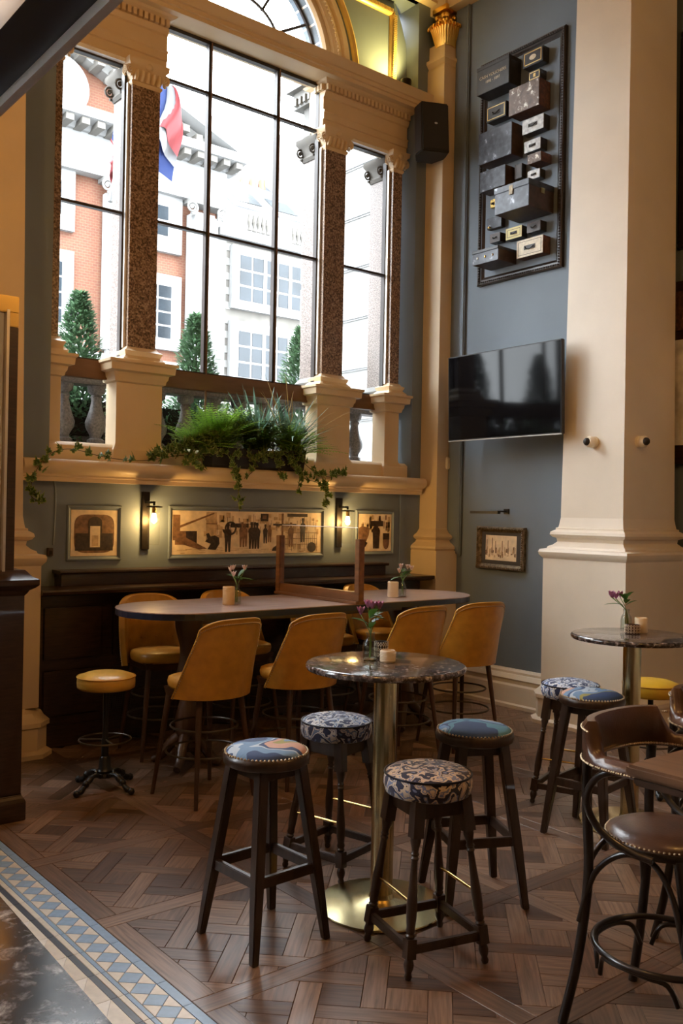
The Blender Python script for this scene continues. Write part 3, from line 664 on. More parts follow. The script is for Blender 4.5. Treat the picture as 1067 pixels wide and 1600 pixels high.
# ---- stools with damask cushions and turned legs
def turned_stool(label, fabric, loc, rz, h=.72):
    t = thing('turned_stool', label, 'stool', loc, rz, 'turned-leg damask stools')
    R = .170
    MB().lathe([(R-.025,h-.10),(R-.006,h-.092),(R+.004,h-.06),(R,h-.022),(R-.006,h-.018),(R-.02,h-.008),(R*.55,h+.006),(.02,h+.01)], 40).build('cushion', fabric, t, smooth=60)
    b = MB(); b.tube(arc((0,0,h-.019), R-.001, 0, 2*PI*39/40, 39), .0045, 6, closed=True); b.build('piping', 'navy_edge', t, smooth=60)
    MB().rring(-.105, .105, -.105, .105, [(.0,h-.165),(.008,h-.10)]).build('apron', 'stool_wood', t, bevel=.004)
    prof = [(.000,.0),(.011,.003),(.014,.012),(.012,.022),(.016,.032),(.0185,.045),(.015,.062),(.012,.07)]
    for sx in (-1,1):
        for sy in (-1,1):
            top = Vector((sx*.10,sy*.10,h-.09)); bot = Vector((sx*.168,sy*.168,0)); d = (top-bot); Lg = d.length; d.normalize()
            M = Matrix.Translation(bot) @ Vector((0,0,1)).rotation_difference(d).to_matrix().to_4x4()
            b = MB(); b.M = M
            b.lathe([(.004,0),(.012,.003),(.0155,.014),(.012,.026),(.018,.042),(.020,.055),(.016,.07),(.012,.078)], 12)
            b.box((-.019,-.019,.076),(.019,.019,.145))
            L2 = Lg-.13
            b.lathe([(.014,.145),(.019,.155),(.015,.162),(.019,.172),(.016,.185),(.020,.22),(.0205,.27),(.016,.33),(.013,.40),(.0125,.42),(.017,.428),(.0125,.436),(.017,.444),(.013,.452),(.015,.465),(.021,.49),(.02,.51),(.014,.53),(.02,.538),(.018,L2)], 12)
            b.box((-.022,-.022,L2-.005),(.022,.022,Lg))
            b.build('leg', 'stool_wood', t, smooth=45)
    z = .105; k = .100+.068*(1-z/(h-.09))
    for p, q in (((-1,-1),(1,-1)),((1,-1),(1,1)),((1,1),(-1,1)),((-1,1),(-1,-1))):
        MB().beam((p[0]*k,p[1]*k,z),(q[0]*k,q[1]*k,z), .022, .034).build('stretcher', 'stool_wood', t, bevel=.003)
    z = .265; k = .100+.068*(1-z/(h-.09))
    for s in (-1, 1): MB().tube([(s*k,-k,z),(s*k,k,z)], .006, 8).build('foot_rail', 'brass', t, smooth=60)
    return t
turned_stool('turned-leg stool with blue and white damask cushion, behind the round table on its left', 'damask_blue', (2.80,3.46,0), .25)
turned_stool('turned-leg stool with navy and beige damask cushion, nearest the camera beside the brass table base', 'damask_beige', (2.535,2.56,0), -.25)
turned_stool('turned-leg stool with pale blue and white damask cushion, against the cream pier', 'damask_blue', (4.57,3.42,0), .35)
# ---- yellow pedestal stools
def pedestal_stool(label, loc, m, h=.70, rz=0):
    t = thing('pedestal_stool', label, 'stool', loc, rz, 'yellow pedestal stools'); R = .172
    MB().lathe([(R-.012,h-.088),(R,h-.08),(R+.002,h-.05),(R,h-.018),(R-.008,h-.010),(R*.7,h+.006),(.02,h+.012)], 40).build('cushion', m, t, smooth=60)
    MB().tube(arc((0,0,h-.016), R+.001, 0, 2*PI*39/40, 39), .004, 6, closed=True).build('piping', 'tan_leather', t, smooth=60)
    MB().lathe([(.10,h-.095),(.10,h-.088)], 24).build('seat_plate', 'black_iron', t)
    MB().lathe([(.024,.10),(.022,.3),(.017,.31),(.017,h-.09)], 14).build('column', 'black_iron', t, smooth=40)
    b = MB(); b.tube(arc((0,0,.30), .155, 0, 2*PI*31/32, 31), .006, 6, closed=True)
    for k in range(3):
        a = k*2*PI/3+.4; b.tube([(.018*math.cos(a),.018*math.sin(a),.30),(.155*math.cos(a),.155*math.sin(a),.30)], .005, 6)
    b.build('foot_ring', 'dark_steel', t, smooth=60)
    b = MB(); b.lathe([(.055,.075),(.06,.085),(.045,.10),(.05,.115),(.038,.13),(.034,.19),(.026,.20)], 12)
    for k in range(8):
        a = k*PI/4; b.sphere((.055*math.cos(a),.055*math.sin(a),.09), .016, 6)
    b.build('collar', 'black_iron', t, smooth=40)
    for k in range(4):
        a = k*PI/2+.35; c, s = math.cos(a), math.sin(a)
        pts = smoothpath([(.03*c,.03*s,.085),(.09*c,.09*s,.095),(.14*c,.14*s,.065),(.185*c,.185*s,.03),(.215*c,.215*s,.026)], 4)
        b = MB().tube(pts, [.021-.007*abs(math.sin(i*.5)) for i in range(len(pts))], 8); b.sphere((.222*c,.222*s,.022), .022, 8); b.sphere((.15*c,.15*s,.062), .023, 8)
        b.build('claw_foot', 'black_iron', t, smooth=50)
    return t
pedestal_stool('round yellow leather stool on black iron claw feet, left of the long table', (2.43,5.235,0), 'yellow_leather')
pedestal_stool('round bright yellow stool half hidden behind the right round table', (5.16,3.25,0), 'bright_yellow_leather', .685, .5)
# ---- round marble tables on brass pedestals
def round_table(label, loc, R, h=1.055):
    t = thing('round_table', label, 'table', loc, 0, 'round brass pedestal tables')
    MB().lathe([(R-.02,h-.030),(R-.006,h-.027),(R,h-.018),(R,h-.010),(R-.006,h-.002),(R-.014,h)], 64).build('table_top', 'marble', t, smooth=40)
    MB().lathe([(.20,h-.042),(.20,h-.030)], 32).build('top_plate', 'dark_metal', t)
    MB().lathe([(.049,.03),(.049,h-.04)], 32).build('pole', 'brushed_brass', t, smooth=40)
    MB().lathe([(.272,0),(.276,.006),(.274,.012),(.20,.022),(.10,.032),(.055,.042),(.05,.06)], 64).build('base', 'brushed_brass', t, smooth=40)
    return t
round_table('round dark marble high table on brass pedestal in the middle of the stools', (2.68,2.98,0), .349)
round_table('round dark marble high table on brass pedestal beside the cream pier', (4.50,2.955,0), .335)
# ---- long oval table
t = thing('long_table', 'long high table with rounded ends, wooden top and navy edge below the window', 'table', (4.12,5.42,0))
LT, RT_ = 1.08, .43; h = 1.06
poly = [(LT+RT_*math.cos(a),RT_*math.sin(a)) for a in [(-PI/2+PI*i/20) for i in range(21)]]+[(-LT+RT_*math.cos(a),RT_*math.sin(a)) for a in [(PI/2+PI*i/20) for i in range(21)]]
MB().prism(poly, h-.006, h).build('table_top', 'table_top_wood', t)
MB().prism([(x*.999,y*.999) for x,y in poly], h-.045, h-.006).build('top_edge', 'navy_edge', t)
MB().box((-1.0,-.05,h-.12),(1.0,.05,h-.045)).build('rail', 'walnut', t)
for x in (-1.02, .95):
    MB().lathe([(.07,.10),(.08,.13),(.055,.17),(.075,.22),(.085,.30),(.06,.40),(.05,.44),(.085,.50),(.08,.60),(.055,.72),(.06,.80),(.09,.92),(.10,1.015)], 20, c=(x,0,0)).build('baluster_leg', 'walnut', t, smooth=40)
    for k in range(4):
        a = PI/4+k*PI/2; c, s = math.cos(a), math.sin(a)
        pts = smoothpath([(x+.03*c,.03*s,.20),(x+.10*c,.10*s,.15),(x+.17*c,.17*s,.06),(x+.23*c,.23*s,.025)], 4)
        MB().tube(pts, [.045-.022*i/len(pts) for i in range(len(pts))], 8).build('foot', 'walnut', t, smooth=50)
# ---- tan leather bar chairs
def make_chair(label, loc, rz):
    t = thing('bar_chair', label, 'chair', loc, rz, 'tan leather bar chairs at the long table'); h = .72
    # faces +Y, back at -Y
    b = MB(); n = 32
    prof = [(.93,h-.075),(.98,h-.06),(1.0,h-.035),(.97,h-.012),(.85,h-.002),(.5,h+.006),(.05,h+.008)]
    vs = []
    for k, z in prof:
        for j in range(n):
            a = 2*PI*j/n; c, s = math.cos(a), math.sin(a); ex = .72
            vs.append((.205*k*math.copysign(abs(c)**ex, c), .03+.205*k*math.copysign(abs(s)**ex, s), z))
    b.add(vs, [(i*n+j,i*n+(j+1) % n,(i+1)*n+(j+1) % n,(i+1)*n+j) for i in range(len(prof)-1) for j in range(n)]+[tuple(range(n))[::-1], tuple((len(prof)-1)*n+j for j in range(n))])
    b.build('seat', 'tan_leather', t, smooth=60)
    MB().rring(-.17, .17, -.13, .19, [(0,h-.125),(.012,h-.07)]).build('seat_frame', 'walnut', t, bevel=.006)
    # tub back
    NU, NV_ = 18, 10
    def P_(u, v, off):              # u -1..1 across, v 0..1 up
        half = math.radians(84-30*min(1, v*1.05)**.9); a = -PI/2+u*half
        rx, ry = .232+.012*v, .215
        y = ry*math.sin(a)+.02-.075*v
        z = h-.105+v*.455-.05*v*(abs(u)**4)+.012*v*(1-u*u)
        nx, ny = math.cos(a), math.sin(a); return Vector(((rx+off)*math.cos(a)*(1 if True else 1), y+off*ny, z))
    b = MB(); vs = []
    for off in (0, .038):
        for j in range(NV_+1):
            for i in range(NU+1):
                u, v = -1+2*i/NU, j/NV_
                dent = 0
                if off == 0: dent = .010*abs(math.sin(u*4*PI*.75))*abs(math.sin(v*3*PI))
                vs.append(P_(u, v, off-dent))
    W = NU+1; K = W*(NV_+1); fs = []
    for j in range(NV_):
        for i in range(NU):
            a = j*W+i; fs += [(a,a+1,a+W+1,a+W), (K+a,K+a+W,K+a+W+1,K+a+1)]
    for i in range(NU): fs += [(i,K+i,K+i+1,i+1), (NV_*W+i,NV_*W+i+1,K+NV_*W+i+1,K+NV_*W+i)]
    for j in range(NV_): fs += [(j*W,j*W+W,K+j*W+W,K+j*W), (j*W+NU,K+j*W+NU,K+j*W+W+NU,j*W+W+NU)]
    bk = b.add(vs, fs).build('backrest', 'tan_leather', t, smooth=50)
    edge = [P_(-1, j/NV_, .036) for j in range(NV_)]+[P_(-1+2*i/NU, 1, .036) for i in range(NU+1)]+[P_(1, 1-j/NV_, .036) for j in range(1, NV_+1)]
    MB().tube(smoothpath(edge, 2), .006, 6).build('piping', 'yellow_leather', bk, smooth=60)
    b = MB(); studs(b, [p+Vector((0,0,-.004)) for p in smoothpath([P_(-1+.001+2*i/NU*.9995, .955, .041) for i in range(NU+1)], 3)]+[p for p in smoothpath([P_(-.965, j/NV_, .041) for j in range(NV_+1)], 3)]+[p for p in smoothpath([P_(.965, j/NV_, .041) for j in range(NV_+1)], 3)], .0042)
    tag(b.build('nail_trim', 'nail', bk), kind='stuff')
    b = MB()
    for u in (-.6,-.2,.2,.6):
        for v in (.35,.65): p = P_(u, v, -.004); b.sphere(p, .009, 6)
    tag(b.build('tuft_buttons', 'tan_leather', bk, smooth=60), kind='stuff')
    for sx in (-1, 1):
        for sy in (-1, 1):
            MB().tube([(sx*.215,.03+sy*.215,0),(sx*.15,.03+sy*.145,h-.09)], [.012,.02], 10).build('leg', 'walnut', t, smooth=50)
    for z, rr in ((.27,.225),(.42,.20)):
        MB().tube(arc((0,.03,z), rr, 0, 2*PI*31/32, 31), .007, 6, closed=True).build('foot_ring', 'dark_steel', t, smooth=60)
    return t
chairs = [((2.86,4.76),.12,'tan leather bar chair, leftmost of the four with their backs to the camera'),
 ((3.50,4.73),.04,'tan leather bar chair, second from left of the four with their backs to the camera'),
 ((4.39,4.72),0,'tan leather bar chair right of the perspex screen, its back to the camera'),
 ((5.02,4.74),-.12,'tan leather bar chair at the right end, nearest the grey wall'),
 ((3.12,5.86),PI-.1,'tan leather bar chair facing the camera, behind the left end of the long table'),
 ((3.80,5.88),PI,'tan leather bar chair facing the camera, behind the vase left of the perspex screen'),
 ((4.62,5.88),PI,'tan leather bar chair facing the camera, seen through the perspex screen'),
 ((5.20,5.88),PI+.1,'tan leather bar chair facing the camera, behind the right end of the long table')]
proto = make_chair(chairs[0][2], (*chairs[0][0],0), chairs[0][1])
for (x, y), a, lb in chairs[1:]:
    c = copy_tree(proto); c.location = (x,y,0); c.rotation_euler = (0,0,a); c['label'] = lb
# ---- perspex screen across the long table
t = thing('table_screen', 'clear perspex divider in a wooden frame standing across the long table', 'screen', (4.20,5.45,1.06))
MB().box((-.045,-.50,0),(.045,.50,.022)).build('foot_board', 'screen_wood', t, bevel=.004)
MB().box((-.018,-.50,.022),(.018,.50,.085)).build('bottom_rail', 'screen_wood', t, bevel=.003)
for y in (-.485, .485): MB().box((-.025,y-.025,.022),(.025,y+.025,.46)).build('post', 'screen_wood', t, bevel=.003)
MB().box((-.003,-.465,.085),(.003,.465,.54)).build('pane', 'screen_glass', t)
MB().tube([(0,-.465,.54),(0,.465,.54)], .003, 6).build('pane_edge', 'white_paint', t)
# ---- bentwood armchairs and wooden table at the right
def bent_chair(label, loc, rz):
    t = thing('bentwood_chair', label, 'chair', loc, rz, 'bentwood bar armchairs'); h = .715   # faces -Y
    R = .215
    MB().lathe([(R-.03,h-.05),(R,h-.045),(R+.004,h-.03),(R,h-.018)], 40).build('seat_ring', 'bent_wood', t, smooth=40)
    MB().lathe([(R-.004,h-.02),(R-.012,h-.004),(R-.05,h+.012),(R*.5,h+.018),(.02,h+.02)], 40).build('seat', 'brown_leather', t, smooth=60)
    b = MB(); studs(b, [((R-.006)*math.cos(a*PI/40),(R-.006)*math.sin(a*PI/40),h-.012) for a in range(80)], .0045); tag(b.build('nail_trim', 'nail', t), kind='stuff')
    for s in (-1, 1):
        MB().tube(smoothpath([(s*.24,.26,0),(s*.215,.215,.25),(s*.205,.185,.55),(s*.215,.19,.80),(s*.225,.185,1.0)],4), .018, 10).build('leg', 'bent_wood', t, smooth=60)
        MB().tube(smoothpath([(s*.225,-.235,0),(s*.19,-.20,.25),(s*.165,-.155,.55),(s*.155,-.13,h-.04)],4), .018, 10).build('leg', 'bent_wood', t, smooth=60)
        MB().tube(smoothpath([(s*.255,-.10,.955),(s*.265,.06,.955),(s*.262,.14,.90),(s*.255,.165,.82),(s*.245,.12,.74),(s*.232,.02,.69),(s*.215,-.07,.675)],5), .013, 8).build('arm_hoop', 'bent_wood', t, smooth=60)
        MB().tube(smoothpath([(s*.22,.21,.38),(s*.207,.16,.56),(s*.195,.06,.655),(s*.185,-.05,.655),(s*.19,-.13,.56),(s*.195,-.18,.38)],5), .011, 8).build('side_arch', 'bent_wood', t, smooth=60)
    for y, k in ((.20,1), (-.18,-1)):
        MB().tube(smoothpath([(-.205,y,.40),(-.175,y-.0,.58),(-.08,y-.02*k,.66),(.08,y-.02*k,.66),(.175,y,.58),(.205,y,.40)],5), .011, 8).build('cross_arch', 'bent_wood', t, smooth=60)
    MB().tube(arc((0,0,.30), .245, 0, 2*PI*39/40, 39), .012, 8, closed=True).build('foot_ring', 'bent_wood', t, smooth=60)
    for k in range(4):
        a = PI/4+k*PI/2+PI/4; c, s = math.cos(a), math.sin(a)
        pts = [(.23*math.cos(a-.7),.23*math.sin(a-.7),.20),(.235*math.cos(a-.55),.235*math.sin(a-.55),.27),(.24*math.cos(a-.25),.24*math.sin(a-.25),.285),(.24*math.cos(a+.25),.24*math.sin(a+.25),.285),(.235*math.cos(a+.55),.235*math.sin(a+.55),.27),(.23*math.cos(a+.7),.23*math.sin(a+.7),.20)]
        MB().tube(smoothpath(pts,4), .009, 8).build('ring_brace', 'bent_wood', t, smooth=60)
    # leather arm band: U open to -Y, tall pad at the back
    path = smoothpath([(-.255,-.14,0),(-.27,.0,0),(-.25,.13,0),(-.16,.215,0),(0,.24,0),(.16,.215,0),(.25,.13,0),(.27,0,0),(.255,-.14,0)],5)
    n = len(path); b = MB(); vs = []
    for i, p in enumerate(path):
        tt = abs(i/(n-1)-.5)*2; top = 1.0+.105*max(0, min(1, (.52-tt)/.12)); bot = .955; tg = (path[min(i+1,n-1)]-path[max(i-1,0)]).normalized(); nr = Vector((tg.y,-tg.x,0)); wd = .022+.012*min(1, tt*1.5)
        pr = [(-wd,bot+.01),(-wd*.6,bot),(wd*.6,bot),(wd,bot+.01),(wd,top-.02),(wd*.5,top),(-wd*.5,top),(-wd,top-.02)]
        for d, z in pr: vs.append(p+nr*d+Vector((0,0,z)))
    k = 8; b.add(vs, [(i*k+j,i*k+(j+1) % k,(i+1)*k+(j+1) % k,(i+1)*k+j) for i in range(n-1) for j in range(k)]+[tuple(range(k))[::-1], tuple((n-1)*k+j for j in range(k))])
    ab = b.build('arm_band', 'brown_leather', t, smooth=50)
    b = MB()
    for i in range(0, n-1):
        for q in (0, .33, .66):
            p = path[i].lerp(path[i+1], q); tt = abs((i+q)/(n-1)-.5)*2; tg = (path[i+1]-path[i]).normalized(); nr = Vector((tg.y,-tg.x,0)); wd = .024+.012*min(1, tt*1.5)
            for s_ in (1, -1): b.sphere(p+nr*wd*s_+Vector((0,0,.968)), .0045, 5)
            if tt < .5: b.sphere(p+nr*(wd+.0005)*-1+Vector((0,0,1.078)), .0045, 5)
    tag(b.build('nail_trim', 'nail', ab), kind='stuff')
    return t
bent_chair('bentwood bar armchair with studded brown leather seat in the right foreground', (2.79,1.69,0), .05).scale = (.93,.93,.93)
bent_chair('bentwood bar armchair with brown leather back at the right edge, behind the nearer one', (3.53,1.80,0), -.25).scale = (.93,.93,.93)
t = thing('wood_table', 'brown wooden high table whose corner enters at the right edge', 'table', (2.77,1.115,0))
MB().box((-.58,-.34,1.0),(.58,.34,1.032)).build('table_top', 'bracket_wood', t, bevel=.008)
MB().box((-.565,-.325,.975),(.565,.325,1.0)).build('top_moulding', 'walnut', t, bevel=.006)
MB().box((-.06,-.06,.04),(.06,.06,.975)).build('pedestal', 'bent_wood', t, bevel=.01)
for a in (0, PI/2): MB().beam((-.3*math.cos(a),-.3*math.sin(a),.025),(.3*math.cos(a),.3*math.sin(a),.025), .07, .05).build('foot', 'bent_wood', t, bevel=.008)

# ================================================================== table-top things
def leafblade(b, base, d, L, wd, droop=.3, m=0, n=5):
    base, d = Vector(base), Vector(d).normalized(); sd = d.cross(Vector((0,0,1)))
    sd = sd.normalized() if sd.length > .05 else Vector((1,0,0)); vs = []
    for i in range(n+1):
        t = i/n; p = base+d*L*t+Vector((0,0,-droop*L*t*t)); q = wd*math.sin(PI*min(1,t*.92+.06))**.8
        vs += [p-sd*q, p+Vector((0,0,-q*.25)), p+sd*q]
    b.add(vs, [(i*3+j,i*3+j+1,(i+1)*3+j+1,(i+1)*3+j) for i in range(n) for j in (0,1)], m)
def flower_vase(label, loc, h=.115, kind='pink', lean=(0,0), R=.031, seed=1):
    rd = random.Random(seed); t = thing('bud_vase', label, 'vase', loc, 0, 'bud vases on the tables')
    MB().lathe([(R-.004,0),(R,.006),(R,h*.5),(R*.9,h*.66),(R*.52,h*.8),(R*.5,h*.93),(R*.6,h*.95),(R*.6,h),(R*.5,h),(R*.45,h*.8),(R*.8,h*.62),(R*.88,h*.5),(R*.88,.012),(.004,.010)], 20).build('glass_body', 'vase_glass', t, smooth=50)
    tips = []
    for k in range(4):
        a = rd.uniform(0,6.28); rr = rd.uniform(.03,.09); tip = (rr*math.cos(a)+lean[0], rr*math.sin(a)+lean[1], h+rd.uniform(.05,.11)); tips.append(tip)
        MB().tube(smoothpath([(rd.uniform(-.012,.012),rd.uniform(-.012,.012),.015),(0,0,h*.9),tip],5), .0022, 6).build('stem', 'stem_green', t)
    for k in range(7):
        a = rd.uniform(0,6.28); b = MB(); leafblade(b, (lean[0]*.4,lean[1]*.4,h+rd.uniform(.015,.07)), (math.cos(a),math.sin(a),rd.uniform(.1,1.2)), rd.uniform(.08,.13), rd.uniform(.014,.021), .35); b.build('leaf', 'leaf', t, smooth=60)
    for k, tp in enumerate(tips):
        b = MB()
        for q in range(6):
            a = q*PI/3; leafblade(b, tp, (math.cos(a)*.55,math.sin(a)*.55,1), .042, .010, .0); 
        b.sphere((tp[0],tp[1],tp[2]+.006), .007, 8)
        b.build('flower', 'petal_pink' if kind == 'pink' else 'petal_white', t, smooth=60)
    return t
def candle(label, loc, R, h, m, name='candle_pot', rib=0, deco=None):
    t = thing(name, label, 'candle holder', loc, 0)
    pr = [(R-.003,0),(R,.004)]
    if rib:
        for i in range(rib*2): pr.append((R+(.0012 if i % 2 else -.0004), .006+(h-.012)*i/(rib*2)))
    pr += [(R,h-.004),(R-.003,h),(R-.007,h),(R-.008,h-.012),(.004,h-.013)]
    MB().lathe(pr, 28).build('pot', m, t, smooth=40)
    MB().lathe([(R-.009,h-.014),(.002,h-.009)], 16).build('wax', 'cream_white', t)
    if deco:
        b = MB()
        for i in range(16):
            a = i*PI/8
            for z in (.25,.55,.85):
                for da, dz in ((.14,.13),(-.14,.13)):
                    p = lambda aa, zz: ((R+.0008)*math.cos(aa),(R+.0008)*math.sin(aa),h*zz)
                    b.tube([p(a,z-.13),p(a+da,z)], .0012, 4); b.tube([p(a+da,z),p(a,z+dz)], .0012, 4)
        tag(b.build('lattice', deco, t), kind='stuff')
    return t
flower_vase('small clear glass vase of purple alstroemeria on the middle round table', (2.655,3.055,1.055), .125, 'pink', (-.01,.0), .034, 3)
candle('small ribbed cream candle pot beside the vase on the middle round table', (2.70,2.99,1.055), .034, .052, 'ceramic_cream', rib=6)
candle('dark patterned candle tin behind the vase on the middle round table', (2.75,3.09,1.055), .030, .075, 'dark_metal', 'candle_tin', deco='ceramic_cream')
flower_vase('small clear glass vase of purple flowers on the right round table', (4.58,3.05,1.06), .125, 'pink', (-.02,0), .032, 8)
candle('white lattice patterned tealight holder in front of the vase on the right round table', (4.545,2.985,1.055), .042, .052, 'walnut', 'tealight_holder', deco='ceramic_cream')
candle('tall cream candle pot beside the vase on the right round table', (4.63,2.985,1.055), .036, .085, 'ceramic_cream')
flower_vase('clear bud vase of pale tulips on the left half of the long table', (3.46,5.40,1.06), .135, 'white', (.02,0), .030, 12)
candle('ribbed tan candle pot on the left half of the long table', (3.385,5.385,1.06), .041, .125, 'ceramic_tan', rib=14)
flower_vase('clear bud vase of pale flowers beyond the perspex screen', (4.90,5.27,1.06), .13, 'white', (0,0), .030, 21)
candle('cream dotted candle pot beyond the perspex screen', (4.81,5.28,1.06), .042, .12, 'ceramic_cream', rib=10)

# ================================================================== wall things
# ---- sconces
def sconce(label, x):
    t = thing('wall_lamp', label, 'wall lamp', (x,YW,1.39), 0, 'wall lamps on the panelled wall')
    MB().box((-.032,-.022,0),(.032,0,.45)).build('back_plate', 'dark_metal', t, bevel=.003)
    b = MB().box((-.012,-.11,.36),(.012,-.02,.376)); b.box((.02,-.11,.345),(.032,-.095,.376)); b.build('arm', 'dark_metal', t)
    MB().lathe([(.062,.328),(.064,.332),(.064,.338),(.03,.342)], 20, c=(.025,-.105,0)).build('cap', 'dark_metal', t, smooth=40)
    MB().lathe([(.046,.04),(.046,.33)], 24, c=(.025,-.105,0)).build('glass_cylinder', 'lamp_glass', t, smooth=60)
    MB().lathe([(.016,.285),(.017,.33)], 12, c=(.025,-.105,0)).build('lamp_holder', 'brass', t)
    MB().lathe([(.004,.205),(.016,.215),(.0225,.24),(.018,.265),(.012,.287)], 14, c=(.025,-.105,0)).build('bulb', 'bulb', t, smooth=60)
    lamp('wall_lamp_light', (x+.025,YW-.105,1.62), 13, (1,.58,.18), .03).visible_glossy = True
sconce('lit black wall lamp with glass cylinder between the left and middle murals', 3.335)
sconce('lit black wall lamp with glass cylinder between the middle and right murals', 5.275)
# ---- murals (flat prints) in moulded frames
def frame4(b, x0, x1, z0, z1, wd, y, prof):
    """picture moulding: prof (inset 0..wd, dy)"""
    rings = []
    for d, dy in prof: rings.append([(x0+d,y+dy,z0+d),(x1-d,y+dy,z0+d),(x1-d,y+dy,z1-d),(x0+d,y+dy,z1-d)])
    vs = [p for rg in rings for p in rg]
    b.add(vs, [(i*4+j,i*4+(j+1) % 4,(i+1)*4+(j+1) % 4,(i+1)*4+j) for i in range(len(prof)-1) for j in range(4)])
def figure(b, x, z, h, m, y):
    hw = h*.13
    pts = [(x-hw,z+h*.45),(x-hw*1.2,z+h*.72),(x-hw*.8,z+h*.82),(x-hw*.35,z+h*.84),(x-hw*.4,z+h*.94),(x-hw*.42,z+h),(x+hw*.42,z+h),(x+hw*.4,z+h*.94),(x+hw*.35,z+h*.84),(x+hw*.8,z+h*.82),(x+hw*1.2,z+h*.72),(x+hw,z+h*.45),(x+hw*.85,z),(x+hw*.25,z),(x,z+h*.4),(x-hw*.25,z),(x-hw*.85,z)]
    b.add([(px,y,pz) for px,pz in pts], [tuple(range(len(pts)))], m)
def mural(label, x0, x1, z0, z1, paint):
    t = thing('mural', label, 'mural')
    b = MB(); frame4(b, x0-.035, x1+.035, z0-.035, z1+.035, .035, YW, [(0,0),(.004,-.014),(.014,-.016),(.02,-.008),(.035,.0)]); b.build('frame', 'bluegrey', t, smooth=30)
    b = MB(); y = YW-.004
    b.box((x0,y,z0),(x1,YW+.004,z1), 0)
    paint(b, y-.0008); b.build('print', ['sepia_light','sepia_tone','sepia_mid','sepia_dark'], t)
def P_rect(b, x0, x1, z0, z1, m, y): b.add([(x0,y,z0),(x1,y,z0),(x1,y,z1),(x0,y,z1)], [(0,1,2,3)], m)
def paint_door(b, y):
    pts = [(2.92+.16*math.copysign(abs(math.cos(a))**.45,math.cos(a)), 1.512+.145*math.copysign(abs(math.sin(a))**.45,math.sin(a))) for a in [2*PI*i/32 for i in range(32)]]
    b.add([(x,y,z) for x,z in pts], [tuple(range(32))], 2)
    P_rect(b, 2.77, 3.07, 1.385, 1.515, 3, y-.0005)
    b.add([(2.87,y-.001,1.39),(2.98,y-.001,1.39),(2.98,y-.001,1.60)]+[(2.925+.055*math.cos(a),y-.001,1.60+.04*math.sin(a)) for a in [PI*i/8 for i in range(1,8)]]+[(2.87,y-.001,1.60)], [tuple(range(11))], 3)
    P_rect(b, 2.885, 2.965, 1.41, 1.57, 0, y-.0015); P_rect(b, 2.90, 2.95, 1.42, 1.50, 1, y-.002)
